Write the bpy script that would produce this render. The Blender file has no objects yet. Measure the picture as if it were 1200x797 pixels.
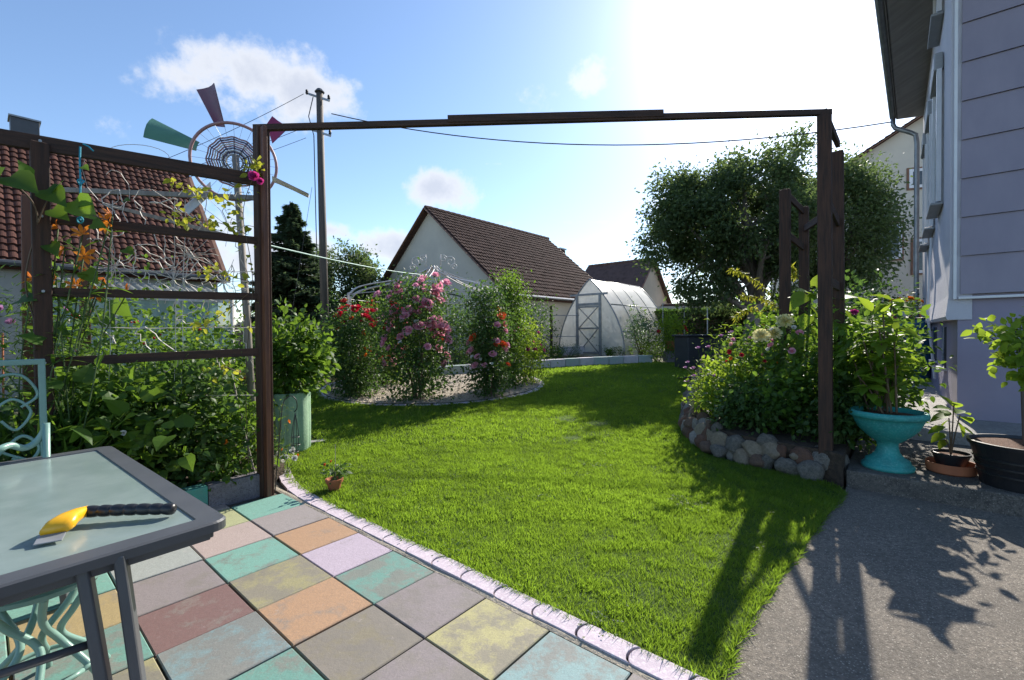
import bpy, math, random
import numpy as np
from mathutils import Vector, Matrix
R = math.radians
random.seed(7)
rng = np.random.default_rng(7)
S = bpy.context.scene
COL = S.collection

# ------------------------------------------------------------------ camera
F = 530.0
PITCH, ROLL, CH = -0.01685, -0.01026, 1.363
_f = np.array([0, math.cos(PITCH), math.sin(PITCH)])
_u0 = np.array([0, -math.sin(PITCH), math.cos(PITCH)])
_r0 = np.array([1.0, 0, 0])
_r = math.cos(ROLL)*_r0 + math.sin(ROLL)*_u0
_u = -math.sin(ROLL)*_r0 + math.cos(ROLL)*_u0
cam = bpy.data.cameras.new('camera'); cam_o = bpy.data.objects.new('camera', cam); COL.objects.link(cam_o)
m = Matrix((( _r[0], _u[0], -_f[0], 0), (_r[1], _u[1], -_f[1], 0), (_r[2], _u[2], -_f[2], CH), (0, 0, 0, 1)))
cam_o.matrix_world = m
cam.sensor_width = 36; cam.lens = F/1200*36; cam.clip_start = 0.05; cam.clip_end = 3000
S.camera = cam_o

# ------------------------------------------------------------------ sky and sun
SUN_AZ, SUN_EL = R(34.8), R(33.5)
sun_dir = Vector((math.sin(SUN_AZ)*math.cos(SUN_EL), math.cos(SUN_AZ)*math.cos(SUN_EL), math.sin(SUN_EL)))
S.view_settings.view_transform = 'Standard'; S.view_settings.look = 'None'
S.view_settings.exposure = 0.95; S.view_settings.gamma = 1; S.view_settings.use_curve_mapping = False
W = bpy.data.worlds.new('World'); S.world = W; W.use_nodes = True
sl = bpy.data.lights.new('sun', 'SUN'); so = bpy.data.objects.new('sun', sl); COL.objects.link(so)
sl.energy = 4.3; sl.angle = R(0.5); sl.color = (1.0, 0.93, 0.82)
so.rotation_euler = (-sun_dir).to_track_quat('-Z', 'Y').to_euler()

def ray(px, py):
    d = _f + (px-600)/F*_r + (398.5-py)/F*_u
    return d
def at(px, py, D):
    d = ray(px, py); p = d*(D/d[1]); return Vector((p[0], p[1], p[2]+CH))
def gz(Y):
    return 0.04*min(max(0.0, Y-5.0), 15.0)
def G(px, py, dz=0.0):
    d = ray(px, py); D = 5.0
    lo, hi = 0.3, 60.0
    for _ in range(60):
        mid = (lo+hi)/2
        if CH + d[2]/d[1]*mid > gz(mid)+dz: lo = mid
        else: hi = mid
    return at(px, py, lo)

def world_nodes():
    nt = W.node_tree; nt.nodes.clear(); N = nt.nodes.new; L = nt.links.new
    out = N('ShaderNodeOutputWorld'); bg = N('ShaderNodeBackground'); bg.inputs[1].default_value = 0.118
    sky = N('ShaderNodeTexSky'); sky.sky_type = 'NISHITA'; sky.sun_disc = False
    sky.sun_elevation = SUN_EL; sky.sun_rotation = SUN_AZ
    sky.air_density = 1.0; sky.dust_density = 0.4; sky.ozone_density = 3.0; sky.altitude = 300
    tc = N('ShaderNodeTexCoord')
    def math_(op, a, b=None, c=None):
        n = N('ShaderNodeMath'); n.operation = op
        for i, v in enumerate((a, b, c)):
            if v is None: continue
            if isinstance(v, (int, float)): n.inputs[i].default_value = v
            else: L(v, n.inputs[i])
        return n.outputs[0]
    nrm = N('ShaderNodeVectorMath'); nrm.operation = 'NORMALIZE'; L(tc.outputs['Generated'], nrm.inputs[0])
    # warp
    nz = N('ShaderNodeTexNoise'); nz.inputs['Scale'].default_value = 7; nz.inputs['Detail'].default_value = 9; nz.inputs['Roughness'].default_value = 0.62
    L(nrm.outputs[0], nz.inputs['Vector'])
    nz2 = N('ShaderNodeTexNoise'); nz2.inputs['Scale'].default_value = 22; nz2.inputs['Detail'].default_value = 6; nz2.inputs['Roughness'].default_value = 0.6
    L(nrm.outputs[0], nz2.inputs['Vector'])
    total = None
    # clouds: direction, half width (rad), half height (rad), density
    cl = [((300, 88), .13, .055, .95), ((345, 108), .12, .05, .85), ((215, 97), .10, .04, .62), ((270, 120), .16, .04, .6), ((140, 155), .05, .03, .35),
          ((517, 222), .085, .045, 1.0), ((500, 232), .05, .03, .7), ((684, 88), .055, .05, .62), ((655, 118), .10, .05, .34), ((505, 38), .02, .015, .3),
          ((455, 285), .10, .035, 1.0), ((400, 272), .05, .025, .7), ((215, 270), .16, .06, .8), ((330, 300), .16, .05, 1.0), ((60, 120), .12, .03, .2),
          ((720, 285), .25, .03, .35), ((600, 262), .3, .008, .32), ((560, 192), .22, .006, .2), ((870, 240), .2, .08, .4)]
    for (c, a, b, dn) in cl:
        d = Vector(ray(*c)).normalized()
        right = d.cross(Vector((0, 0, 1))).normalized(); up = right.cross(d).normalized()
        def dot(v):
            n = N('ShaderNodeVectorMath'); n.operation = 'DOT_PRODUCT'; L(nrm.outputs[0], n.inputs[0]); n.inputs[1].default_value = v; return n.outputs['Value']
        x = math_('DIVIDE', dot(right), a); y = math_('DIVIDE', dot(up), b)
        r2 = math_('ADD', math_('MULTIPLY', x, x), math_('MULTIPLY', y, y))
        fwd = math_('GREATER_THAN', dot(d), 0.2)
        g = math_('MULTIPLY', math_('POWER', 2.718, math_('MULTIPLY', r2, -0.9)), dn)
        g = math_('MULTIPLY', g, fwd)
        total = g if total is None else math_('MAXIMUM', total, g)
    # generic clouds away from the picture so that the sky light stays plausible
    dens = math_('ADD', total, math_('MULTIPLY', math_('SUBTRACT', nz.outputs['Fac'], 0.5), 2.1))
    dens = math_('ADD', dens, math_('MULTIPLY', math_('SUBTRACT', nz2.outputs['Fac'], 0.5), 0.5))
    dens = math_('MULTIPLY', dens, math_('MINIMUM', math_('MULTIPLY', total, 5.0), 1.0))
    mp = N('ShaderNodeMapRange'); mp.interpolation_type = 'SMOOTHSTEP'
    mp.inputs['From Min'].default_value = 0.27; mp.inputs['From Max'].default_value = 0.72; L(dens, mp.inputs['Value'])
    mp.inputs['To Max'].default_value = 0.93
    # cloud colour: sunlit edges brighter, thick parts greyer
    cr = N('ShaderNodeValToRGB'); L(dens, cr.inputs[0])
    cr.color_ramp.elements[0].position = .35; cr.color_ramp.elements[0].color = (4.6, 4.7, 4.9, 1)
    cr.color_ramp.elements[1].position = 1.15 if False else 1.0; cr.color_ramp.elements[1].color = (3.1, 3.3, 3.8, 1)
    # aureole of scattered light round the sun
    n = N('ShaderNodeVectorMath'); n.operation = 'DOT_PRODUCT'; L(nrm.outputs[0], n.inputs[0]); n.inputs[1].default_value = sun_dir
    cosa = math_('MAXIMUM', n.outputs['Value'], 0.0)
    au = math_('ADD', math_('MULTIPLY', math_('POWER', cosa, 70.0), 12.0), math_('MULTIPLY', math_('POWER', cosa, 14.0), 1.0))
    aur = N('ShaderNodeVectorMath'); aur.operation = 'SCALE'; aur.inputs[0].default_value = (1.0, 0.99, 0.95); L(au, aur.inputs['Scale'])
    ad = N('ShaderNodeVectorMath'); ad.operation = 'ADD'; L(sky.outputs[0], ad.inputs[0]); L(aur.outputs[0], ad.inputs[1])
    mx = N('ShaderNodeMix'); mx.data_type = 'RGBA'; L(mp.outputs[0], mx.inputs[0]); L(ad.outputs[0], mx.inputs[6])
    ad2 = N('ShaderNodeVectorMath'); ad2.operation = 'ADD'; L(cr.outputs[0], ad2.inputs[0]); L(aur.outputs[0], ad2.inputs[1])
    L(ad2.outputs[0], mx.inputs[7]); L(mx.outputs[2], bg.inputs[0]); L(bg.outputs[0], out.inputs[0])
world_nodes()

# ------------------------------------------------------------------ materials
def newmat(name):
    mt = bpy.data.materials.new(name); mt.use_nodes = True; nt = mt.node_tree; nt.nodes.clear()
    out = nt.nodes.new('ShaderNodeOutputMaterial'); bs = nt.nodes.new('ShaderNodeBsdfPrincipled'); nt.links.new(bs.outputs[0], out.inputs[0])
    return mt, nt, bs, out
def noise_fac(nt, scale, detail=6, rough=.6, coord='Object', stretch=None, lo=.35, hi=.65):
    tc = nt.nodes.new('ShaderNodeTexCoord'); nz = nt.nodes.new('ShaderNodeTexNoise'); nz.inputs['Scale'].default_value = scale
    nz.inputs['Detail'].default_value = detail; nz.inputs['Roughness'].default_value = rough
    if stretch:
        mp = nt.nodes.new('ShaderNodeMapping'); mp.inputs['Scale'].default_value = stretch
        nt.links.new(tc.outputs[coord], mp.inputs[0]); nt.links.new(mp.outputs[0], nz.inputs['Vector'])
    else: nt.links.new(tc.outputs[coord], nz.inputs['Vector'])
    mr = nt.nodes.new('ShaderNodeMapRange'); mr.inputs['From Min'].default_value = lo; mr.inputs['From Max'].default_value = hi
    nt.links.new(nz.outputs['Fac'], mr.inputs['Value'])
    return mr.outputs[0], nz.outputs['Fac']
def mixc(nt, fac, a, b):
    mx = nt.nodes.new('ShaderNodeMix'); mx.data_type = 'RGBA'
    for i, v in ((0, fac), (6, a), (7, b)):
        if isinstance(v, (int, float)): mx.inputs[i].default_value = v
        elif isinstance(v, tuple): mx.inputs[i].default_value = (*v[:3], 1)
        else: nt.links.new(v, mx.inputs[i])
    return mx.outputs[2]
def bump(nt, bs, h, strength=.3, dist=.01):
    b = nt.nodes.new('ShaderNodeBump'); b.inputs['Strength'].default_value = strength; b.inputs['Distance'].default_value = dist
    nt.links.new(h, b.inputs['Height']); nt.links.new(b.outputs[0], bs.inputs['Normal'])
def mat(name, a, b=None, scale=6, rough=.7, bs_=.3, bscale=60, dist=.004, stretch=None, metal=0, third=None, coord='Object'):
    mt, nt, bs, out = newmat(name)
    b = b or tuple(x*.7 for x in a)
    fac, _ = noise_fac(nt, scale, stretch=stretch, coord=coord)
    c = mixc(nt, fac, a, b)
    if third:
        f2, _ = noise_fac(nt, scale*7, lo=.5, hi=.7, coord=coord); c = mixc(nt, f2, c, third)
    nt.links.new(c, bs.inputs['Base Color']); bs.inputs['Roughness'].default_value = rough; bs.inputs['Metallic'].default_value = metal
    if bs_:
        _, h = noise_fac(nt, bscale, stretch=stretch, coord=coord); bump(nt, bs, h, bs_, dist)
    return mt
def leafmat(name, a, b, trans=(.25, .42, .04), tf=.42, rough=.5, dry=None):
    mt, nt, bs, out = newmat(name)
    at_ = nt.nodes.new('ShaderNodeAttribute'); at_.attribute_name = 'rnd'
    c = mixc(nt, at_.outputs['Fac'], a, b)
    if dry:
        mr = nt.nodes.new('ShaderNodeMapRange'); mr.inputs['From Min'].default_value = .955; mr.inputs['From Max'].default_value = .965; nt.links.new(at_.outputs['Fac'], mr.inputs['Value']); c = mixc(nt, mr.outputs[0], c, dry)
    nt.links.new(c, bs.inputs['Base Color']); bs.inputs['Roughness'].default_value = rough
    bs.inputs['Specular IOR Level'].default_value = .28
    tr = nt.nodes.new('ShaderNodeBsdfTranslucent')
    tc = mixc(nt, at_.outputs['Fac'], tuple(x*.65 for x in trans), trans)
    nt.links.new(tc, tr.inputs['Color'])
    ms = nt.nodes.new('ShaderNodeMixShader'); ms.inputs[0].default_value = tf
    nt.links.new(bs.outputs[0], ms.inputs[1]); nt.links.new(tr.outputs[0], ms.inputs[2]); nt.links.new(ms.outputs[0], out.inputs[0])
    return mt
M = {}
M['leaf'] = leafmat('leaf_green', (.035, .085, .014), (.075, .15, .022))
M['leaf_dark'] = leafmat('leaf_dark', (.030, .065, .020), (.065, .12, .03), (.16, .30, .05), .36)
M['leaf_tree'] = leafmat('leaf_tree', (.045, .072, .030), (.085, .125, .045), (.22, .32, .09), .36)
M['leaf_lime'] = leafmat('leaf_lime', (.08, .17, .015), (.16, .26, .025), (.42, .58, .05), .5)
M['leaf_yellow'] = leafmat('leaf_yellow', (.22, .28, .02), (.36, .36, .04), (.6, .6, .06), .5)
M['leaf_blue'] = leafmat('leaf_bluegreen', (.05, .10, .05), (.10, .17, .09), (.2, .34, .12), .3)
M['needle'] = leafmat('needle', (.035, .065, .036), (.085, .13, .07), (.16, .24, .10), .3)
M['grass'] = leafmat('grass_blade', (.028, .075, .012), (.125, .19, .03), (.35, .545, .042), .53, .5, dry=(.30, .27, .10))
M['petal_pink'] = leafmat('petal_pink', (.78, .22, .40), (.92, .60, .68), (.95, .46, .58), .42)
M['petal_red'] = leafmat('petal_red', (.5, .012, .03), (.68, .04, .09), (.8, .03, .06), .35)
M['petal_coral'] = leafmat('petal_coral', (.75, .08, .03), (.8, .2, .06), (.9, .15, .05), .35)
M['petal_orange'] = leafmat('petal_orange', (.7, .15, .015), (.8, .30, .04), (.9, .3, .03), .4)
M['petal_yellow'] = leafmat('petal_yellow', (.8, .68, .3), (.85, .8, .5), (.85, .8, .4), .35)
M['petal_mauve'] = leafmat('petal_mauve', (.5, .22, .45), (.7, .4, .62), (.7, .35, .6), .35)
M['petal_magenta'] = leafmat('petal_magenta', (.4, .03, .22), (.6, .08, .32), (.7, .06, .3), .35)
M['petal_white'] = leafmat('petal_white', (.75, .74, .68), (.8, .8, .76), (.8, .8, .75), .3)
M['berry'] = mat('berry_red', (.5, .01, .01), (.35, .01, .01), rough=.25, bs_=0)
M['bark'] = mat('bark', (.12, .095, .075), (.055, .042, .034), scale=8, stretch=(1, 1, .2), bs_=.6, bscale=30, dist=.02)
M['stem'] = mat('stem_green', (.07, .12, .03), (.05, .08, .02), bs_=0)
M['stem_brown'] = mat('stem_brown', (.14, .09, .05), (.08, .055, .035), bs_=.2)
M['wood_dark'] = mat('stained_wood', (.075, .034, .019), (.028, .015, .010), scale=7, stretch=(7, 7, .5), rough=.8, bs_=.6, bscale=40, dist=.004)
M['wood_beam'] = mat('stained_beam', (.070, .034, .020), (.028, .015, .010), scale=5, stretch=(.6, .6, 9), rough=.8, bs_=.6, bscale=40, dist=.004)
M['wood_red'] = mat('red_brown_wood', (.16, .06, .028), (.09, .035, .02), scale=5, stretch=(6, 6, .6), rough=.55, bs_=.35, bscale=40, dist=.003)
M['wood_grey'] = mat('weathered_wood', (.27, .24, .21), (.15, .13, .11), scale=4, stretch=(5, 5, .5), bs_=.4, bscale=30)
M['pole_wood'] = mat('pole_wood', (.11, .09, .075), (.055, .047, .04), scale=4, stretch=(5, 5, .3), bs_=.4, bscale=30)
M['fence_wood'] = mat('fence_wood', (.16, .14, .12), (.09, .08, .07), scale=3, stretch=(.4, .4, 6), bs_=.4, bscale=20)
M['steel_dark'] = mat('dark_painted_metal', (.075, .079, .086), (.062, .066, .073), rough=.45, bs_=.05, bscale=200)
M['green_metal'] = mat('sage_painted_metal', (.20, .34, .29), (.16, .28, .245), rough=.32, bs_=.1, bscale=90)
M['white_metal'] = mat('white_metal', (.62, .6, .58), (.42, .38, .35), scale=14, rough=.45, bs_=.1)
M['galv'] = mat('galvanised_metal', (.34, .35, .36), (.24, .25, .26), rough=.4, metal=.6, bs_=.1)
M['wire'] = mat('wire', (.72, .68, .62), (.5, .46, .42), rough=.5, bs_=0)
M['black_wire'] = mat('black_wire', (.03, .03, .03), rough=.5, bs_=0)
M['yellow_plastic'] = mat('yellow_plastic', (.80, .42, .012), (.76, .38, .01), rough=.33, bs_=.05)
M['black_plastic'] = mat('black_plastic', (.018, .018, .02), (.014, .014, .016), rough=.38, bs_=.1, bscale=150)
M['blade_grey'] = mat('grey_blade', (.25, .26, .27), rough=.3, bs_=0)
M['blue_rope'] = mat('turquoise_twine', (.02, .34, .45), (.02, .25, .36), rough=.7, bs_=.6, bscale=300)
M['teal_plastic'] = mat('turquoise_glaze', (.025, .30, .27), (.03, .22, .205), scale=9, rough=.6, bs_=.4, bscale=45, dist=.003, third=(.09, .36, .32))
M['terracotta'] = mat('terracotta', (.42, .14, .06), (.33, .11, .05), rough=.75, bs_=.3)
M['soil'] = mat('soil', (.045, .032, .022), (.09, .062, .042), scale=25, rough=.95, bs_=1, bscale=60, dist=.02)
M['bark_mulch'] = mat('bark_chips', (.18, .08, .045), (.08, .04, .025), scale=60, rough=.9, bs_=1, bscale=90, dist=.02)
M['barrel_green'] = mat('pale_green_paint', (.30, .46, .30), (.25, .40, .26), scale=5, rough=.7, bs_=.5, bscale=70, dist=.006, third=(.36, .50, .36))
M['white_wall'] = mat('pale_render', (.62, .57, .48), (.53, .49, .42), scale=.8, rough=.9, bs_=.3, bscale=60)
M['cream_wall'] = mat('cream_render', (.60, .50, .38), (.50, .42, .32), scale=.8, rough=.9, bs_=.3, bscale=60)
M['grey_wall'] = mat('grey_render', (.36, .36, .35), (.3, .3, .29), scale=1, rough=.9, bs_=.3, bscale=60)
M['lav_wall'] = mat('lavender_render', (.34, .305, .385), (.285, .258, .335), scale=1.2, rough=.9, bs_=.4, bscale=110, dist=.006)
M['side_wall'] = mat('pale_lilac_render', (.60, .59, .63), (.55, .54, .59), scale=1.2, rough=.9, bs_=.5, bscale=90, dist=.008)
M['cladding'] = mat('lilac_cladding', (.31, .275, .335), (.25, .225, .285), scale=2.2, stretch=(1, 1, .35), rough=.6, bs_=.12, bscale=150)
M['trim_white'] = mat('white_trim', (.75, .75, .76), (.68, .68, .7), rough=.4, bs_=0)
M['trim_brown'] = mat('brown_trim', (.24, .12, .07), (.16, .08, .05), rough=.6)
M['soffit'] = mat('soffit_boards', (.38, .35, .33), (.28, .26, .24), scale=3, stretch=(4, .4, 4), rough=.6, bs_=.3)
M['red_fence'] = mat('red_brown_rail', (.3, .09, .05), rough=.6)
M['dark_glass'] = mat('window_glass', (.05, .06, .07), (.08, .09, .10), rough=.08, bs_=0)
M['shutter'] = mat('shutter_slats', (.35, .36, .37), (.3, .31, .32), rough=.5, bs_=.3, stretch=(1, 1, 12), bscale=10)
M['black_box'] = mat('black_bin_plastic', (.02, .025, .03), (.03, .035, .04), rough=.5, bs_=.2)
M['blue_barrel'] = mat('blue_plastic', (.02, .12, .24), (.015, .10, .2), rough=.4, bs_=.1)
M['block_grey'] = mat('pumice_block', (.25, .23, .26), (.18, .165, .185), scale=12, rough=.95, bs_=1, bscale=110, dist=.015, third=(.10, .09, .10))
M['block_teal'] = mat('teal_block', (.08, .33, .28), (.12, .30, .26), scale=12, rough=.9, bs_=.8, bscale=110, dist=.012)
M['block_pale'] = mat('pale_green_block', (.32, .42, .38), (.4, .42, .42), scale=5, rough=.9, bs_=.6, bscale=60, dist=.01)
M['block_white'] = mat('white_block', (.62, .58, .60), (.5, .46, .48), scale=5, rough=.9, bs_=.6, bscale=60, dist=.01)
M['kerb'] = mat('lilac_white_kerb', (.54, .455, .51), (.45, .38, .43), scale=10, rough=.85, bs_=.5, bscale=90, dist=.004, third=(.66, .60, .63))
M['mortar'] = mat('mortar', (.46, .40, .31), (.30, .26, .20), scale=20, rough=.95, bs_=1, bscale=80, dist=.01)
M['joint'] = mat('joint_dirt', (.13, .115, .09), (.07, .06, .045), scale=40, rough=.95, bs_=1, bscale=90, dist=.01)
M['blade_purple'] = mat('purple_blade', (.15, .03, .06), (.11, .025, .045), rough=.4, bs_=0)
M['blade_green'] = mat('green_blade', (.09, .22, .14), (.075, .19, .12), rough=.4, bs_=0)
M['blade_red'] = mat('crimson_blade', (.32, .03, .10), rough=.4, bs_=0)
M['blade_white'] = mat('white_blade', (.62, .6, .55), rough=.5, bs_=0)
M['ring_pink'] = mat('dusty_pink_rim', (.36, .2, .2), (.28, .15, .15), rough=.5, bs_=0)
M['woven'] = mat('woven_ribbon', (.25, .12, .14), (.35, .36, .42), scale=50, rough=.5, bs_=0)
M['woven_dark'] = mat('dark_ribbon', (.05, .055, .10), (.12, .10, .16), scale=60, bs_=0)
M['pvc'] = mat('pale_cord', (.35, .55, .48), rough=.6, bs_=0)

def concrete(name, a, b, fine=(.45, .42, .38), sc=3):
    mt, nt, bs, out = newmat(name)
    f, _ = noise_fac(nt, sc, 8, .65, lo=.38, hi=.62); c = mixc(nt, f, a, b)
    f9, _ = noise_fac(nt, 38, 6, .85, lo=.40, hi=.60); c = mixc(nt, f9, tuple(x*.62 for x in b), c)
    tc = nt.nodes.new('ShaderNodeTexCoord'); v = nt.nodes.new('ShaderNodeTexVoronoi'); v.inputs['Scale'].default_value = 85
    nt.links.new(tc.outputs['Object'], v.inputs['Vector'])
    mr = nt.nodes.new('ShaderNodeMapRange'); mr.inputs['From Min'].default_value = .0; mr.inputs['From Max'].default_value = .35
    mr.inputs['To Min'].default_value = 1.3; mr.inputs['To Max'].default_value = 0
    nt.links.new(v.outputs['Distance'], mr.inputs['Value'])
    sep = nt.nodes.new('ShaderNodeSeparateColor'); nt.links.new(v.outputs['Color'], sep.inputs[0])
    mu = nt.nodes.new('ShaderNodeMath'); mu.operation = 'MULTIPLY'; nt.links.new(mr.outputs[0], mu.inputs[0]); nt.links.new(sep.outputs[0], mu.inputs[1])
    c = mixc(nt, mu.outputs[0], c, fine)
    f3, _ = noise_fac(nt, 1.1, 5, .7, lo=.55, hi=.75); c2 = mixc(nt, f3, c, tuple(x*.6 for x in a))
    nt.links.new(c2, bs.inputs['Base Color']); bs.inputs['Roughness'].default_value = .85
    _, h = noise_fac(nt, 110, 5, .75); bump(nt, bs, h, 1.0, .012)
    return mt
M['pavement'] = concrete('pavement_concrete', (.28, .238, .19), (.20, .172, .14), (.62, .56, .48))
M['step'] = concrete('step_concrete', (.22, .195, .165), (.11, .10, .088), (.4, .37, .32), sc=5)
M['path'] = concrete('path_concrete', (.48, .46, .43), (.38, .36, .34))

def gravel_mat():
    mt, nt, bs, out = newmat('gravel')
    tc = nt.nodes.new('ShaderNodeTexCoord'); v = nt.nodes.new('ShaderNodeTexVoronoi'); v.inputs['Scale'].default_value = 38
    nt.links.new(tc.outputs['Object'], v.inputs['Vector'])
    sep = nt.nodes.new('ShaderNodeSeparateColor'); nt.links.new(v.outputs['Color'], sep.inputs[0])
    c = mixc(nt, sep.outputs[0], (.28, .23, .17), (.47, .41, .33))
    nt.links.new(c, bs.inputs['Base Color']); bs.inputs['Roughness'].default_value = .9
    bump(nt, bs, v.outputs['Distance'], 1.0, .03); return mt
M['gravel'] = gravel_mat()

def tile_mat():
    mt, nt, bs, out = newmat('painted_slabs')
    a = nt.nodes.new('ShaderNodeAttribute'); a.attribute_name = 'paint'
    w = nt.nodes.new('ShaderNodeAttribute'); w.attribute_name = 'wear'
    tc = nt.nodes.new('ShaderNodeTexCoord')
    off = nt.nodes.new('ShaderNodeAttribute'); off.attribute_name = 'shift'
    cmb = nt.nodes.new('ShaderNodeVectorMath'); cmb.operation = 'ADD'; nt.links.new(tc.outputs['Object'], cmb.inputs[0]); nt.links.new(off.outputs['Vector'], cmb.inputs[1])
    def nz(scale, det=8, ro=.65):
        n = nt.nodes.new('ShaderNodeTexNoise'); n.inputs['Scale'].default_value = scale; n.inputs['Detail'].default_value = det; n.inputs['Roughness'].default_value = ro
        nt.links.new(cmb.outputs[0], n.inputs['Vector']); return n.outputs['Fac']
    n1 = nz(5.5); n2 = nz(45, 6, .7)
    def mth(op, x, y):
        q = nt.nodes.new('ShaderNodeMath'); q.operation = op
        for i, v in enumerate((x, y)):
            if isinstance(v, (int, float)): q.inputs[i].default_value = v
            else: nt.links.new(v, q.inputs[i])
        return q.outputs[0]
    s = mth('ADD', mth('MULTIPLY', n1, .72), mth('MULTIPLY', n2, .28))
    d = mth('SUBTRACT', s, mth('SUBTRACT', 1.0, w.outputs['Fac']))
    mr = nt.nodes.new('ShaderNodeMapRange'); mr.inputs['From Min'].default_value = -.04; mr.inputs['From Max'].default_value = .06
    mr.inputs['To Max'].default_value = .76
    nt.links.new(d, mr.inputs['Value'])
    f4 = nz(2.6, 5); m4 = nt.nodes.new('ShaderNodeMapRange'); m4.inputs['From Min'].default_value = .35; m4.inputs['From Max'].default_value = .7; nt.links.new(f4, m4.inputs['Value'])
    conc = mixc(nt, m4.outputs[0], (.235, .205, .175), (.17, .155, .14))
    f5 = nz(160, 3); m5 = nt.nodes.new('ShaderNodeMapRange'); m5.inputs['From Min'].default_value = .35; m5.inputs['From Max'].default_value = .65; nt.links.new(f5, m5.inputs['Value'])
    hsv = nt.nodes.new('ShaderNodeHueSaturation'); nt.links.new(a.outputs['Color'], hsv.inputs['Color']); hsv.inputs['Saturation'].default_value = .88
    mv = nt.nodes.new('ShaderNodeMapRange'); mv.inputs['To Min'].default_value = .68; mv.inputs['To Max'].default_value = .98; nt.links.new(n2, mv.inputs['Value'])
    nt.links.new(mv.outputs[0], hsv.inputs['Value'])
    c = mixc(nt, mr.outputs[0], hsv.outputs[0], conc)
    mm = mth('MULTIPLY', m5.outputs[0], .36)
    c = mixc(nt, mm, c, (.12, .11, .1))
    # darker dirt in pores and paint scratches
    n6 = nz(14, 10, .8); m6 = nt.nodes.new('ShaderNodeMapRange'); m6.inputs['From Min'].default_value = .60; m6.inputs['From Max'].default_value = .68; m6.inputs['To Max'].default_value = .5; nt.links.new(n6, m6.inputs['Value'])
    c = mixc(nt, m6.outputs[0], c, (.42, .36, .34))
    nt.links.new(c, bs.inputs['Base Color']); bs.inputs['Roughness'].default_value = .72
    bump(nt, bs, n2, .5, .004); return mt
M['slabs'] = tile_mat()

def rooftile(name, a, b, moss=None):
    mt, nt, bs, out = newmat(name)
    at_ = nt.nodes.new('ShaderNodeAttribute'); at_.attribute_name = 'rnd'
    c = mixc(nt, at_.outputs['Fac'], a, b)
    f, _ = noise_fac(nt, 3, 6, .7, lo=.45, hi=.75); c = mixc(nt, f, c, tuple(x*.5 for x in a))
    if moss:
        f, _ = noise_fac(nt, .9, 6, .7, lo=.62, hi=.75); c = mixc(nt, f, c, moss)
    nt.links.new(c, bs.inputs['Base Color']); bs.inputs['Roughness'].default_value = .9; bs.inputs['Specular IOR Level'].default_value = .2
    _, h = noise_fac(nt, 60); bump(nt, bs, h, .3, .005); return mt
M['tile_red'] = rooftile('red_roof_tiles', (.060, .026, .020), (.105, .045, .034))
M['tile_brown'] = rooftile('brown_roof_tiles', (.075, .042, .033), (.125, .072, .056))
M['tile_dark'] = rooftile('dark_roof_tiles', (.09, .06, .055), (.12, .08, .07))
M['rocks'] = {}
for nm, a, b, t in (('grey', (.30, .27, .225), (.14, .125, .105), (.46, .42, .36)), ('pale', (.54, .49, .42), (.33, .29, .25), (.66, .61, .54)), ('brown', (.28, .17, .11), (.17, .11, .08), (.36, .26, .19)),
                    ('sandy', (.50, .40, .28), (.34, .27, .19), (.58, .49, .37)), ('rusty', (.30, .14, .08), (.18, .10, .07), (.38, .25, .18))):
    M['rocks'][nm] = mat(nm+'_stone', a, b, scale=4, rough=.95, bs_=1, bscale=14, dist=.05, third=t)

def sheet_mat(name, col, tf, alpha, rough=.25):
    mt, nt, bs, out = newmat(name)
    f, _ = noise_fac(nt, 3, 5, .6); c = mixc(nt, f, col, tuple(x*.85 for x in col))
    nt.links.new(c, bs.inputs['Base Color']); bs.inputs['Roughness'].default_value = rough
    tr = nt.nodes.new('ShaderNodeBsdfTranslucent'); nt.links.new(c, tr.inputs['Color'])
    m1 = nt.nodes.new('ShaderNodeMixShader'); m1.inputs[0].default_value = tf
    nt.links.new(bs.outputs[0], m1.inputs[1]); nt.links.new(tr.outputs[0], m1.inputs[2])
    tp = nt.nodes.new('ShaderNodeBsdfTransparent'); m2 = nt.nodes.new('ShaderNodeMixShader'); m2.inputs[0].default_value = alpha
    nt.links.new(m1.outputs[0], m2.inputs[1]); nt.links.new(tp.outputs[0], m2.inputs[2]); nt.links.new(m2.outputs[0], out.inputs[0])
    return mt
M['poly'] = sheet_mat('polycarbonate', (.84, .84, .81), .55, .07)
M['corrugated'] = sheet_mat('corrugated_plastic', (.62, .64, .60), .5, .15)
M['teal_sheet'] = sheet_mat('teal_shade_sheet', (.30, .50, .47), .4, .3)
def glass_top():
    mt, nt, bs, out = newmat('frosted_table_glass')
    f, _ = noise_fac(nt, 6, 5, .6); c = mixc(nt, f, (.23, .30, .28), (.30, .37, .35))
    f2, _ = noise_fac(nt, 30, 8, .8, lo=.62, hi=.7); mm = nt.nodes.new('ShaderNodeMath'); mm.operation = 'MULTIPLY'; mm.inputs[1].default_value = .35; nt.links.new(f2, mm.inputs[0])
    c = mixc(nt, mm.outputs[0], c, (.55, .58, .55))
    nt.links.new(c, bs.inputs['Base Color']); bs.inputs['Roughness'].default_value = .3
    bs.inputs['Coat Weight'].default_value = .5; bs.inputs['Coat Roughness'].default_value = .12
    _, h = noise_fac(nt, 350, 2); bump(nt, bs, h, .25, .001)
    tp = nt.nodes.new('ShaderNodeBsdfTransparent'); tp.inputs[0].default_value = (.8, .9, .87, 1); m2 = nt.nodes.new('ShaderNodeMixShader'); m2.inputs[0].default_value = .15
    nt.links.new(bs.outputs[0], m2.inputs[1]); nt.links.new(tp.outputs[0], m2.inputs[2]); nt.links.new(m2.outputs[0], out.inputs[0])
    return mt
M['table_glass'] = glass_top()
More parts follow.
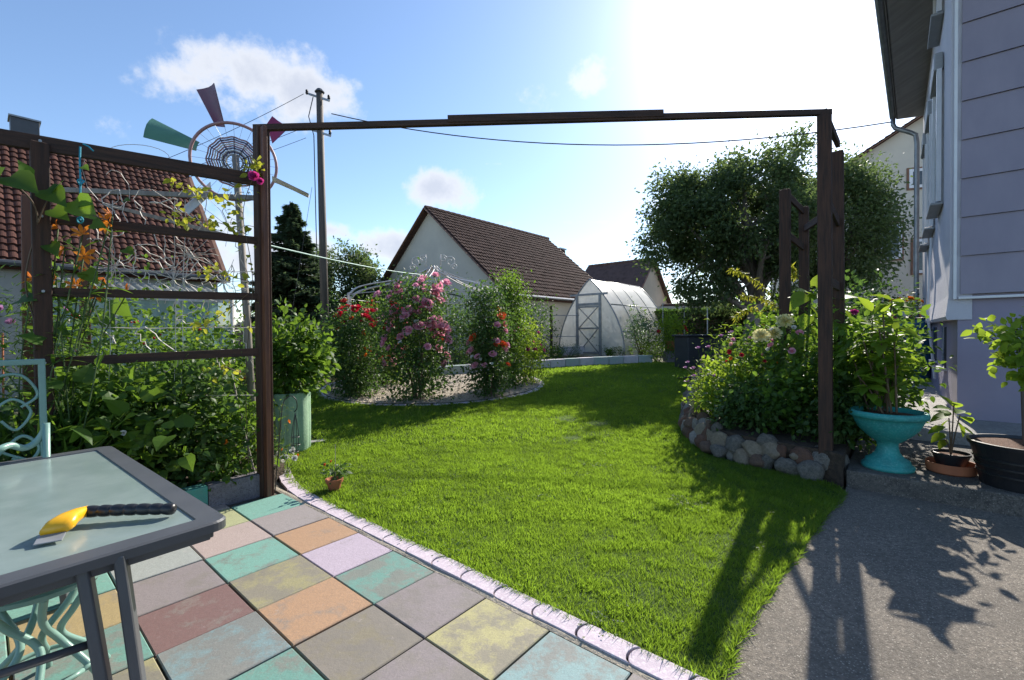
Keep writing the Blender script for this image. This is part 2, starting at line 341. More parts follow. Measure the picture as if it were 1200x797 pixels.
def lawn_mat():
    mt, nt, bs, out = newmat('lawn_ground')
    f, _ = noise_fac(nt, 50, 8, .7); c = mixc(nt, f, (.035, .07, .012), (.07, .12, .02))
    f, _ = noise_fac(nt, .9, 4, .6, lo=.62, hi=.72); c = mixc(nt, f, c, (.10, .12, .03))
    nt.links.new(c, bs.inputs['Base Color']); bs.inputs['Roughness'].default_value = .95
    _, h = noise_fac(nt, 90); bump(nt, bs, h, 1, .02); return mt
M['lawn'] = lawn_mat()
M['dry_soil'] = mat('dry_soil', (.22, .165, .075), (.13, .12, .045), scale=20, rough=.95, bs_=1, bscale=60, dist=.02)
M['ground'] = mat('garden_ground', (.06, .075, .03), (.10, .08, .05), scale=2, rough=.95, bs_=.8, bscale=30, dist=.03)

# ------------------------------------------------------------------ mesh builder
TRI, QUAD = 3, 4
def V3(a): return np.array([a[0], a[1], a[2]], float)
class MB:
    def __init__(s): s.v = []; s.f = []; s.n = 0; s.r = []
    def add(s, v, faces, rnd=0.5):
        v = np.asarray(v, float).reshape(-1, 3); s.v.append(v)
        if isinstance(faces, dict):
            for k, fa in faces.items():
                if len(fa): s.f.append(np.asarray(fa, int)+s.n)
        else:
            by = {}
            for fa in faces: by.setdefault(len(fa), []).append(fa)
            for k, fa in by.items(): s.f.append(np.asarray(fa, int)+s.n)
        s.r.append(np.full(len(v), rnd) if np.isscalar(rnd) else np.asarray(rnd, float)); s.n += len(v)
    def box(s, c, size, rz=0.0, rot=None):
        hx, hy, hz = [q/2 for q in size]
        v = np.array([(x, y, z) for x in (-hx, hx) for y in (-hy, hy) for z in (-hz, hz)])
        if rot is None:
            cc, ss = math.cos(rz), math.sin(rz); rot = np.array([[cc, -ss, 0], [ss, cc, 0], [0, 0, 1]])
        v = v@np.asarray(rot).T + V3(c)
        s.add(v, [(0, 1, 3, 2), (4, 6, 7, 5), (0, 4, 5, 1), (2, 3, 7, 6), (0, 2, 6, 4), (1, 5, 7, 3)])
    def bar(s, p0, p1, w, h, up=(0, 0, 1)):
        p0, p1 = V3(p0), V3(p1); d = p1-p0; L = np.linalg.norm(d); d /= L; up = V3(up)
        if abs(d@up) > .98: up = np.array([0, 1.0, 0]) if abs(d[1]) < .9 else np.array([1.0, 0, 0])
        x = np.cross(d, up); x /= np.linalg.norm(x); y = np.cross(x, d)
        s.box((p0+p1)/2, (w, h, L), rot=np.stack([x, y, d], 1))
    def tube(s, pts, r, n=8, cap=True, rnd=.5):
        P = np.array([V3(p) for p in pts]); k = len(P); rr = np.full(k, r) if np.isscalar(r) else np.asarray(r, float)
        T = np.zeros_like(P); T[1:-1] = P[2:]-P[:-2]; T[0] = P[1]-P[0]; T[-1] = P[-1]-P[-2]
        T /= np.linalg.norm(T, axis=1)[:, None]+1e-12
        a = np.array([0, 0, 1.0]) if abs(T[0][2]) < .9 else np.array([1.0, 0, 0])
        x = np.cross(T[0], a); x /= np.linalg.norm(x); V = []
        for i in range(k):
            x = x - T[i]*(x@T[i]); x /= np.linalg.norm(x)+1e-12; y = np.cross(T[i], x)
            an = np.arange(n)*2*math.pi/n
            V.append(P[i]+rr[i]*(np.cos(an)[:, None]*x+np.sin(an)[:, None]*y))
        V = np.concatenate(V); fs = [(i*n+j, i*n+(j+1) % n, (i+1)*n+(j+1) % n, (i+1)*n+j) for i in range(k-1) for j in range(n)]
        fc = {4: fs}
        if cap: fc[n+100] = [tuple(range(n))[::-1], tuple(range((k-1)*n, k*n))]
        s.add(V, fc, rnd)
    def lathe(s, prof, c=(0, 0, 0), n=32, closed=False):
        pr = np.array(prof, float); an = np.arange(n)*2*math.pi/n
        V = np.concatenate([np.stack([r*np.cos(an), r*np.sin(an), np.full(n, z)], 1) for r, z in pr])+V3(c)
        k = len(pr); fs = [(i*n+j, i*n+(j+1) % n, (i+1)*n+(j+1) % n, (i+1)*n+j) for i in range(k-1) for j in range(n)]
        s.add(V, {4: fs})
    def prism(s, poly, z0, z1):          # poly: list of (x,y); z0,z1 floats or callables
        n = len(poly); f0 = z0 if callable(z0) else (lambda x, y: z0); f1 = z1 if callable(z1) else (lambda x, y: z1)
        v = [(x, y, f0(x, y)) for x, y in poly]+[(x, y, f1(x, y)) for x, y in poly]
        s.add(v, [tuple(range(n))[::-1], tuple(range(n, 2*n))]+[(i, (i+1) % n, n+(i+1) % n, n+i) for i in range(n)])
    def extrude(s, pts3, vec):           # planar polygon extruded along vec
        n = len(pts3); v = [V3(p) for p in pts3]; v2 = [p+V3(vec) for p in v]
        s.add(v+v2, [tuple(range(n))[::-1], tuple(range(n, 2*n))]+[(i, (i+1) % n, n+(i+1) % n, n+i) for i in range(n)])
    def scatter(s, T, P, A, N, L, Wd=1.0, rnd=None):
        tv, tf = T; P = np.asarray(P, float).reshape(-1, 3); n = len(P)
        if n == 0: return
        A = np.asarray(A, float)*np.ones((n, 1)); A = A/(np.linalg.norm(A, axis=1)[:, None]+1e-9)
        N = np.asarray(N, float)*np.ones((n, 1)); B = np.cross(N, A); B /= np.linalg.norm(B, axis=1)[:, None]+1e-9; N = np.cross(A, B)
        L = np.ones(n)*L; Wd = np.ones(n)*Wd
        v = (P[:, None, :] + (tv[None, :, 0, None]*A[:, None, :] + tv[None, :, 1, None]*Wd[:, None, None]*B[:, None, :] + tv[None, :, 2, None]*N[:, None, :])*L[:, None, None])
        k = len(tv); off = (np.arange(n)*k)
        fc = {q: (np.asarray(fa)[None]+off[:, None, None]).reshape(-1, len(fa[0])) for q, fa in tf.items() if len(fa)}
        if rnd is None: rnd = rng.random(n)
        s.add(v.reshape(-1, 3), fc, np.repeat(rnd*np.ones(n), k))
    def build(s, name, material, parent=None, origin=None, smooth=False, bevel=0, segs=2, attr=False, sub=0):
        v = np.concatenate(s.v); off = np.zeros(3)
        if parent is not None:
            p = parent
            while p is not None: off += V3(p.location); p = p.parent
        elif origin is not None: off = V3(origin)
        v = v-off
        me = bpy.data.meshes.new(name); me.vertices.add(len(v)); me.vertices.foreach_set('co', v.ravel())
        tot = np.concatenate([np.full(len(f), f.shape[1]) for f in s.f]); idx = np.concatenate([f.ravel() for f in s.f])
        me.loops.add(len(idx)); me.loops.foreach_set('vertex_index', idx.astype(np.int32))
        me.polygons.add(len(tot)); me.polygons.foreach_set('loop_start', np.concatenate([[0], np.cumsum(tot)[:-1]]).astype(np.int32))
        try: me.polygons.foreach_set('loop_total', tot.astype(np.int32))
        except Exception: pass
        me.polygons.foreach_set('use_smooth', np.full(len(tot), bool(smooth)))
        me.update(calc_edges=True); me.validate(clean_customdata=False)
        if attr:
            a = me.attributes.new('rnd', 'FLOAT', 'POINT'); a.data.foreach_set('value', np.concatenate(s.r).astype(np.float32))
        me.materials.append(material)
        o = bpy.data.objects.new(name, me); COL.objects.link(o)
        if parent is not None: o.parent = parent
        elif origin is not None: o.location = Vector(origin)
        if bevel:
            b = o.modifiers.new('bevel', 'BEVEL'); b.width = bevel; b.segments = segs; b.limit_method = 'ANGLE'; b.angle_limit = R(40)
        if sub:
            b = o.modifiers.new('sub', 'SUBSURF'); b.levels = sub; b.render_levels = sub
        return o
def tag(o, label=None, cat=None, group=None, kind=None):
    if label: o['label'] = label
    if cat: o['category'] = cat
    if group: o['group'] = group
    if kind: o['kind'] = kind
    return o
def thing(name, loc, label, cat, group=None):
    o = bpy.data.objects.new(name, None); COL.objects.link(o); o.location = Vector(loc); o.empty_display_size = .1
    return tag(o, label, cat, group)
def struct(o): o['kind'] = 'structure'; return o
def copy_tree(o, parent=None):
    c = o.copy(); COL.objects.link(c); c.parent = parent
    for ch in list(o.children): copy_tree(ch, c)
    return c
def link_copy(src, parent, loc, rot, sc):
    c = src.copy(); COL.objects.link(c); c.parent = parent
    off = Vector((0, 0, 0)); p = parent
    while p is not None: off += p.location; p = p.parent
    c.location = Vector(loc)-off; c.rotation_euler = rot; c.scale = (sc, sc, sc); return c

# ------------------------------------------------------------------ leaf templates (u along, v across, w normal)
def ribbon(us, ws, droop=.2, cup=.15, notch=0):
    v = [(us[0], 0, 0)]; quads = []; tris = []
    mid = []
    for u, w in zip(us[1:-1], ws[1:-1]):
        z = -droop*u*u; b = len(v)
        v += [(u-notch*(1-u) if notch and len(mid) == 0 else u, w/2, z+cup*w/2), (u, 0, z), (u-notch*(1-u) if notch and len(mid) == 0 else u, -w/2, z+cup*w/2)]; mid.append(b)
    tip = len(v); v.append((us[-1], 0, -droop*us[-1]**2))
    tris += [(0, mid[0]+1, mid[0]), (0, mid[0]+2, mid[0]+1)]
    for a, b in zip(mid[:-1], mid[1:]): quads += [(a, a+1, b+1, b), (a+1, a+2, b+2, b+1)]
    tris += [(mid[-1], mid[-1]+1, tip), (mid[-1]+1, mid[-1]+2, tip)]
    return np.array(v, float), {3: tris, 4: quads}
T_SIMPLE = (np.array([(0, 0, 0), (.42, .28, .05), (1, 0, -.12), (.42, -.28, .05), (.48, 0, -.03)]), {4: [(0, 4, 2, 1), (0, 3, 2, 4)]})
T_BROAD = ribbon([0, .12, .35, .65, .88, 1], [0, .32, .62, .5, .2, 0], .28, .22)
T_HEART = ribbon([0, .03, .2, .45, .75, 1], [0, .62, .92, .8, .36, 0], .3, .18, notch=.12)
T_LONG = ribbon([0, .15, .4, .7, 1], [0, .10, .13, .09, 0], .35, .3)
T_PETAL = ribbon([0, .3, .65, .95, 1.02], [0, .5, .85, .6, 0], -.35, .25)
T_STRAP = ribbon([0, .3, .6, .85, 1], [0, .14, .22, .18, 0], .5, .2)
T_NEEDLE = (np.array([(0, 0, 0), (.4, .07, .0), (1, 0, -.05), (.4, -.07, .0), (.45, 0, .04)]), {4: [(0, 4, 2, 1), (0, 3, 2, 4)]})
T_BLADE = (np.array([(0, .5, 0), (0, -.5, 0), (.5, .38, -.03), (.5, -.38, -.03), (1, 0, -.16)]), {4: [(0, 1, 3, 2)], 3: [(2, 3, 4)]})
def unit(n):
    v = rng.normal(size=(n, 3)); return v/np.linalg.norm(v, axis=1)[:, None]

def petal_bloom(layers, T=T_PETAL):
    """layers: (count, tilt deg from vertical, length, base radius, height)"""
    b = MB()
    for (n, tilt, L, r0, z0) in layers:
        an = np.arange(n)*2*math.pi/n+rng.random()*6; t = R(tilt)+rng.normal(size=n)*.1
        A = np.stack([np.sin(t)*np.cos(an), np.sin(t)*np.sin(an), np.cos(t)], 1)
        N = np.stack([-np.cos(t)*np.cos(an), -np.cos(t)*np.sin(an), np.sin(t)], 1)
        P = np.stack([r0*np.cos(an), r0*np.sin(an), np.full(n, z0)], 1)
        b.scatter(T, P, A, N, L*(1+.1*rng.normal(size=n)), 1.1)
    return b
PROTO = {}
def proto(key, layers, m_, name, T=T_PETAL):
    o = petal_bloom(layers, T).build(name, M[m_], attr=True, smooth=True)
    COL.objects.unlink(o); PROTO[key] = o
ROSE = [(7, 85, .95, .05, 0), (7, 62, .85, .05, .05), (6, 42, .72, .05, .1), (5, 24, .6, .04, .14), (4, 8, .5, .02, .16)]
for k in ('pink', 'red', 'coral', 'magenta', 'mauve', 'white'): proto('rose_'+k, ROSE, 'petal_'+k, 'rose_bloom')
proto('orange_small', [(7, 80, .9, .05, 0), (7, 50, .7, .03, .08)], 'petal_orange', 'flower')
proto('scabious', [(12, 88, .8, .1, 0), (10, 60, .6, .05, .1), (8, 30, .45, .05, .15)], 'petal_mauve', 'flower')
proto('dahlia', [(16, 95, 1, .05, 0), (15, 75, .95, .05, .06), (13, 55, .8, .05, .12), (10, 35, .65, .04, .18), (6, 12, .5, .02, .2)], 'petal_yellow', 'dahlia_bloom', ribbon([0, .3, .65, .95, 1.02], [0, .22, .36, .22, 0], -.2, .3))
proto('lily', [(6, 38, 1.5, .05, 0)], 'petal_orange', 'lily_bloom', ribbon([0, .3, .65, .9, 1.02], [0, .22, .34, .2, 0], .3, .3))
_b = MB()
_b.lathe([(0.001, -1), (.6, -.8), (1, 0), (.6, .8), (.001, 1)], n=8); PROTO['berry'] = _b.build('berry', M['berry'], smooth=True); COL.objects.unlink(PROTO['berry'])

def face_rot(d):
    q = Vector(d).to_track_quat('Z', 'Y'); e = q.to_euler(); return e

def foliage(b, C, spread, n, size, T, up=.5, out=None, outw=.6, wd=1.0, crn=None, droop=0.0):
    C = np.asarray(C, float); k = len(C); idx = rng.integers(0, k, n)
    sp = np.asarray(spread)*np.ones(3)
    P = C[idx]+rng.normal(size=(n, 3))*sp
    A = unit(n)
    if out is not None:
        o = P-V3(out); o /= np.linalg.norm(o, axis=1)[:, None]+1e-6; A = A*(1-outw*.4)+o*outw
    A[:, 2] -= droop
    N = unit(n)*(1-up)+np.array([0, 0, 1.0])*up
    if crn is None: crn = rng.random(k)
    r = np.clip(.55*crn[idx]+.45*rng.random(n), 0, 1)
    b.scatter(T, P, A, N, size*rng.uniform(.6, 1.25, n), wd, r)
    return P

def ell_points(c, rad, k, lo=.35, zmin=-.6):
    out = []
    while len(out) < k:
        v = unit(1)[0]*rng.uniform(lo, 1)**.6
        if v[2] < zmin: continue
        out.append(V3(c)+v*np.asarray(rad))
    return np.array(out)

def bush(name, label, cat, base, rx, ry, h, n, size, m_='leaf', T=T_SIMPLE, k=None, blooms=(), group=None, up=.5, stems=10, low=.08, stem_m='stem', spread=None, droop=.1, shape='ell', sr=.006):
    base = V3(base); t = thing(name, base, label, cat, group)
    k = k or max(10, int(n/60))
    c = base+np.array([0, 0, h*(.5+low/2)])
    if shape == 'ell': C = ell_points(c, (rx, ry, h*.5*(1-low)), k, zmin=-1)
    else:  # column
        th = rng.random(k)*6.28; q = rng.random(k)**.5; z = rng.uniform(low, 1, k)*h; tp = (1-.25*(z/h)**4)*(.42+.58*np.minimum(1, z/(.55*h)))
        C = base+np.stack([rx*q*np.cos(th)*tp, ry*q*np.sin(th)*tp, z], 1)
    b = MB(); spread = spread or min(.35*rx, .16*h)
    foliage(b, C, spread, n, size, T, up=up, out=c-np.array([0, 0, h*.3]), droop=droop)
    v = b.build('foliage', M[m_], t, attr=True)
    s = MB()
    for i in range(stems):
        e = C[rng.integers(0, k)]; b0 = base+np.array([rng.normal()*rx*.12, rng.normal()*ry*.12, 0])
        mid = (b0+e)/2+np.array([rng.normal()*.04*h, rng.normal()*.04*h, h*.08])
        s.tube([b0, mid, e], [sr*1.6, sr, sr*.5], 5)
    if stems: s.build('stems', M[stem_m], t)
    for (key, cnt, sz, zr) in blooms:
        cl_ = None
        for i in range(cnt):
            if cnt > 20 and cl_ is not None and i % 4:
                p = cl_+rng.normal(size=3)*sz*1.15; link_copy(PROTO[key], t, p, face_rot(Vector((p-c))+Vector((0, -.2, .3))), sz*rng.uniform(.55, 1.15)); continue
            while True:
                d = unit(1)[0]
                if d[1] < .35 or rng.random() < .3: break
            zz = rng.uniform(*zr)
            if shape == 'ell':
                rel = (zz*h-h*(.5+low/2))/(h*.5*(1-low)+1e-6); rr = math.sqrt(max(.05, 1-min(1, rel*rel)))
            else: rr = 1-.35*zz*zz
            th = math.atan2(d[1], d[0]); p = base+np.array([rx*rr*math.cos(th)*rng.uniform(.85, 1.15), ry*rr*math.sin(th)*rng.uniform(.85, 1.15), zz*h])
            dv = Vector((math.cos(th), math.sin(th)-.2, rng.uniform(.3, 1.0)))
            cl_ = p; link_copy(PROTO[key], t, p, face_rot(dv), sz*rng.uniform(.7, 1.2))
    return t
def tree(name, label, base, top, crown_c, crown_r, n, size, m_='leaf_tree', k=80, trunk_r=.15, limbs=9, spread=.35, bark='bark', group=None, T=T_SIMPLE, zmin=-.8, extra=None):
    base = V3(base); t = thing(name, base, label, 'tree', group); s = MB(); cc = V3(crown_c); cr = np.asarray(crown_r, float)
    top = V3(top)
    P = [base+(top-base)*q+np.array([math.sin(q*4+1)*.06, math.cos(q*5)*.06, 0])*(1 if 0 < q < 1 else 0) for q in (0, .04, .3, .6, 1)]
    s.tube(P, [trunk_r*1.35, trunk_r*1.1, trunk_r*.9, trunk_r*.8, trunk_r*.6], 10)
    C = ell_points(cc, cr, k, .45, zmin)
    if extra is not None: C = np.concatenate([C, extra])
    for i in range(limbs):
        e = C[rng.integers(0, len(C))]; a = base+(top-base)*rng.uniform(.55, 1); mid = (a+e)/2+np.array([0, 0, .12*np.linalg.norm(e-a)])+rng.normal(size=3)*.1
        s.tube([a, mid, e], [trunk_r*.5, trunk_r*.3, trunk_r*.1], 6)
        for q in range(3):
            e2 = C[np.argmin(np.linalg.norm(C-(mid+rng.normal(size=3)*cr*.35), axis=1))]
            s.tube([mid, (mid+e2)/2+rng.normal(size=3)*.06, e2], [trunk_r*.22, trunk_r*.13, trunk_r*.05], 5)
    s.build('trunk', M[bark], t, smooth=True)
    b = MB(); foliage(b, C, spread, n, size, T, up=.35, out=cc, droop=.25)
    b.build('crown', M[m_], t, attr=True); return t

# ================================================================== layout frames
YAW = 0.8675; OX, OY, TS = -2.1416, 2.4152, .4
I = np.array([math.cos(YAW), math.sin(YAW), 0]); J = np.array([math.sin(YAW), -math.cos(YAW), 0])
def grid(i, j, z=0.0): return np.array([OX, OY, z])+TS*(i*I+j*J)

# ------------------------------------------------------------------ ground sheet
g = MB(); ys = [-60, 0, 5, 8, 12, 16, 20, 30, 60, 200, 900]; xs = [-900, -200, -60, -20, 0, 20, 60, 200, 900]
vv = [(x, y, gz(y)-.03) for y in ys for x in xs]; nx = len(xs)
g.add(vv, [(r*nx+c, r*nx+c+1, (r+1)*nx+c+1, (r+1)*nx+c) for r in range(len(ys)-1) for c in range(nx-1)])
struct(g.build('ground', M['ground']))

# lawn polygon
kerb_px = [(380, 517), (352, 520), (337, 533), (331, 551), (338, 568)]
KP = [G(*p) for p in kerb_px]
KL = [Vector(p) for p in KP]
for j in np.arange(-1.0, 8.6, .5): KL.append(Vector(grid(3.28, j)))
pv_px = [(845, 797), (870, 740), (905, 690), (950, 630), (990, 578)]
rock_px = [(985, 572), (963, 566), (920, 557), (868, 545), (826, 532), (798, 510), (800, 480), (814, 455), (822, 440)]
PVL = [G(*p) for p in pv_px]; RK = [G(*p) for p in rock_px]
kend = KL[-1]
pv0 = PVL[0]+(PVL[0]-PVL[2]).normalized()*1.2
far_px = [(822, 428), (760, 424), (690, 427), (600, 433), (520, 440), (440, 448), (340, 455), (250, 470)]
lawn_poly = [(p.x, p.y) for p in KL[::-1]] ; lawn_poly = [(pv0.x, pv0.y)]+[(p[0], p[1]) for p in []]
lawn_poly = [(kend.x, kend.y), (pv0.x, pv0.y)]+[(p.x, p.y) for p in PVL]+[(p.x, p.y) for p in RK]+[(G(*p).x, G(*p).y) for p in far_px]+[(-4.6, 6.2), (KP[0].x-.6, KP[0].y+.5)]+[(p.x, p.y) for p in KL[:-1]]
def inpoly(P, poly):
    x, y = P[:, 0], P[:, 1]; c = np.zeros(len(P), bool); n = len(poly)
    for i in range(n):
        x0, y0 = poly[i]; x1, y1 = poly[(i+1) % n]
        if y0 == y1: continue
        m_ = ((y0 > y) != (y1 > y)) & (x < (x1-x0)*(y-y0)/(y1-y0)+x0); c ^= m_
    return c
gzv = lambda Y: .04*np.clip(Y-5, 0, 15)
GC = np.array([-1.95, 10.0]); GRAD = 2.5     # gravel circle, refined below
_a = G(480, 475); _b2 = G(625, 452)
GC = np.array([_a.x+.05, _a.y+2.35]); GRAD = 2.35
# lawn as a gridded sheet clipped to the polygon
L_ = MB(); st = .25; pts = {}; vs = []; fs = []
minx = min(p[0] for p in lawn_poly); maxx = max(p[0] for p in lawn_poly); miny = min(p[1] for p in lawn_poly); maxy = max(p[1] for p in lawn_poly)
L2 = [(x, y) for x, y in lawn_poly]
import bmesh
bm = bmesh.new(); vb = [bm.verts.new((x, y, 0)) for x, y in L2]; fpoly = bm.faces.new(vb)
if fpoly.normal.z < 0: fpoly.normal_flip()
for yy in (5.0,):
    bmesh.ops.bisect_plane(bm, geom=bm.verts[:]+bm.edges[:]+bm.faces[:], plane_co=(0, yy, 0), plane_no=(0, 1, 0))
for v in bm.verts: v.co.z = gz(v.co.y)+.004
bmesh.ops.triangulate(bm, faces=bm.faces[:])
me = bpy.data.meshes.new('lawn'); bm.to_mesh(me); bm.free(); me.materials.append(M['lawn'])
lo = bpy.data.objects.new('lawn', me); COL.objects.link(lo); struct(lo)

Z_ = np.array([0, 0, 1.0])
def grass():
    b = MB()
    def gen(n, y0, y1, size, w):
        y = rng.uniform(y0, y1, n*3); x = rng.uniform(-6, 6, n*3); P = np.stack([x, y], 1)
        k = inpoly(P, lawn_poly) & (np.hypot(P[:, 0]-GC[0], P[:, 1]-GC[1]) > GRAD+.05) & (np.abs(P[:, 0]/P[:, 1]) < 1.25)
        P = P[k]
        nn = len(P)
        lowf = .5+.5*np.sin(P[:, 0]*2.1+np.sin(P[:, 1]*1.7)*1.3)*np.sin(P[:, 1]*1.9+np.sin(P[:, 0]*2.3))
        cell = np.floor(P*9); hsh = np.abs(np.sin(cell[:, 0]*12.9898+cell[:, 1]*78.233)*43758.5453) % 1
        Z = gzv(P[:, 1])+.002
        A = rng.normal(size=(nn, 3))*.5; A[:, 2] = 1
        la = hsh*6.28; A[:, 0] += .28*np.cos(la); A[:, 1] += .28*np.sin(la)
        N = unit(nn); 
        bare = np.ones(nn)
        for (px, py, rr) in ((670, 514, .16), (665, 491, .3), (700, 497, .25)):
            q = G(px, py); d = np.hypot(P[:, 0]-q.x, P[:, 1]-q.y); bare = np.minimum(bare, np.clip(d/rr, .4, 1))
        b.scatter(T_BLADE, np.stack([P[:, 0], P[:, 1], Z], 1), A, N, size*rng.uniform(.55, 1.3, nn)*(.75+.45*hsh)*(.85+.3*lowf)*bare, w/size, np.where(rng.random(nn) < .03+.05*(lowf > .75), 1.0, np.clip(.34*hsh+.42*lowf+.5*(rng.random(nn)-.2), 0, .94)))
        return nn/max(1, n*3)
    gen(230000, 1.3, 3.2, .029, .0033)
    gen(200000, 3.2, 5.4, .033, .0046)
    gen(120000, 5.4, 9, .038, .008)
    gen(70000, 9, 15.5, .042, .014)
    # longer tufts
    tp = rng.uniform((-3, 2), (4, 8), (60, 2)); tp = tp[inpoly(tp, lawn_poly)]
    for c in tp[:18]:
        n = 90; P = np.stack([c[0]+rng.normal(size=n)*.05, c[1]+rng.normal(size=n)*.05, np.full(n, gz(c[1]))], 1)
        A = rng.normal(size=(n, 3))*.5; A[:, 2] = 1
        b.scatter(T_BLADE, P, A, unit(n), .075*rng.uniform(.6, 1.3, n), .07, rng.random(n)*.3)
    # fringe over the kerb
    for a_, c_ in zip(KL[:-1], KL[1:]):
        n = 55; t = rng.random(n)[:, None]; P = V3(a_)*(1-t)+V3(c_)*t; P[:, :2] += rng.normal(size=(n, 2))*.02+np.array([I[0], I[1]])*.05
        A = rng.normal(size=(n, 3))*.4-I*.5; A[:, 2] = .9
        b.scatter(T_BLADE, P, A, unit(n), .06*rng.uniform(.6, 1.3, n), .07)
    # ragged edge over the pavement, and clover spots
    for a_, c_ in zip(PVL[:-1], PVL[1:]):
        n = 260; t = rng.random(n)[:, None]; P = V3(a_)*(1-t)+V3(c_)*t; wob = .012*np.sin(t[:, 0]*9+a_.x*7)+.012*rng.normal(size=n); P[:, 0] += wob
        A = rng.normal(size=(n, 3))*.55; A[:, 0] += .35; A[:, 2] = .7
        b.scatter(T_BLADE, P, A, unit(n), .045*rng.uniform(.5, 1.5, n), .08, rng.random(n)*.8)
    cp = rng.uniform((-2, 2), (3, 7), (90, 2)); cp = cp[inpoly(cp, lawn_poly)][:26]
    for c in cp:
        n = 40; P = np.stack([c[0]+rng.normal(size=n)*.07, c[1]+rng.normal(size=n)*.07, np.full(n, gz(c[1])+.02)+rng.random(n)*.012], 1)
        A = unit(n); A[:, 2] = np.abs(A[:, 2])*.3; b.scatter(T_SIMPLE, P, A, Z_+unit(n)*.3, .016*rng.uniform(.7, 1.3, n), 1.6, rng.random(n)*.25)
    o = b.build('grass', M['grass'], attr=True); tag(o, 'short sunlit green lawn grass beside the coloured slabs', 'grass', kind='stuff')
grass()

# gravel circle + its ring kerb
b = MB(); n = 64; an = np.arange(n)*2*math.pi/n
ring = [(GC[0]+GRAD*math.cos(a), GC[1]+GRAD*math.sin(a)) for a in an]
b.add([(x, y, gz(y)+.03) for x, y in ring], [tuple(range(n))]); o = b.build('gravel_bed', M['gravel']); struct(o)
b = MB(); n = 900
an = rng.random(n)*6.28; rr = GRAD*rng.random(n)**.5*.98; 
pp = np.stack([GC[0]+rr*np.cos(an), GC[1]+rr*np.sin(an)], 1)
for x, y in pp:
    s_ = rng.uniform(.012, .035); b.box((x, y, gz(y)+.035), (s_*1.4, s_, s_*.8), rng.random()*3)
o = b.build('gravel_stones', M['gravel']); tag(o, 'loose pale gravel pebbles spread under the rose pavilion', 'gravel', kind='stuff')
b = MB(); n = 44
for q in range(n):
    a0 = q*2*math.pi/n+.01; a1 = (q+1)*2*math.pi/n-.01
    ps = [(r_*math.cos(a)+GC[0], r_*math.sin(a)+GC[1]) for r_, a in ((GRAD, a0), (GRAD+.11, a0), (GRAD+.11, a1), (GRAD, a1))]
    b.prism(ps, lambda x, y: gz(y)-.05, lambda x, y: gz(y)+.02)
struct(b.build('gravel_kerb', M['kerb'], bevel=.008))

# ------------------------------------------------------------------ patio of painted slabs
CLR = dict(teal=(.17, .44, .35), teal2=(.13, .36, .29), grey=(.36, .31, .30), mauve=(.30, .25, .25), orange=(.50, .27, .12), lilac=(.56, .45, .55), yellow=(.50, .45, .17),
           olive=(.38, .34, .14), blue=(.25, .43, .43), pinkish=(.50, .38, .34), red=(.22, .105, .095), bluegrey=(.20, .34, .36), lightgrey=(.40, .43, .40), brown=(.27, .23, .14), ygreen=(.46, .48, .22), ochre=(.45, .32, .11))
TILES = {(2, -2): ('teal', .35), (2, -1): ('grey', .40), (2, 0): ('orange', .42), (2, 1): ('lilac', .38), (2, 2): ('teal2', .515), (2, 3): ('mauve', .50), (2, 4): ('yellow', .52), (2, 5): ('blue', .51), (2, 6): ('mauve', .52),
         (1, -3): ('pinkish', .4), (1, -2): ('ygreen', .36), (1, -1): ('pinkish', .36), (1, 0): ('teal', .45), (1, 1): ('olive', .53), (1, 2): ('orange', .44), (1, 3): ('brown', .55), (1, 4): ('mauve', .5), (1, 5): ('orange', .45),
         (0, -2): ('orange', .4), (0, -1): ('lightgrey', .40), (0, 0): ('mauve', .48), (0, 1): ('red', .44), (0, 2): ('bluegrey', .55), (0, 3): ('teal2', .48), (0, 4): ('lilac', .5), (0, 5): ('yellow', .5),
         (-1, -1): ('teal', .38), (-1, 0): ('ochre', .42), (-1, 1): ('teal2', .52), (-1, 2): ('olive', .5), (-1, 3): ('blue', .45), (-1, 4): ('orange', .48),
         (-2, -1): ('ochre', .42), (-2, 0): ('teal', .45), (-2, 1): ('ochre', .45), (-2, 2): ('teal', .5), (-2, 3): ('pinkish', .5)}
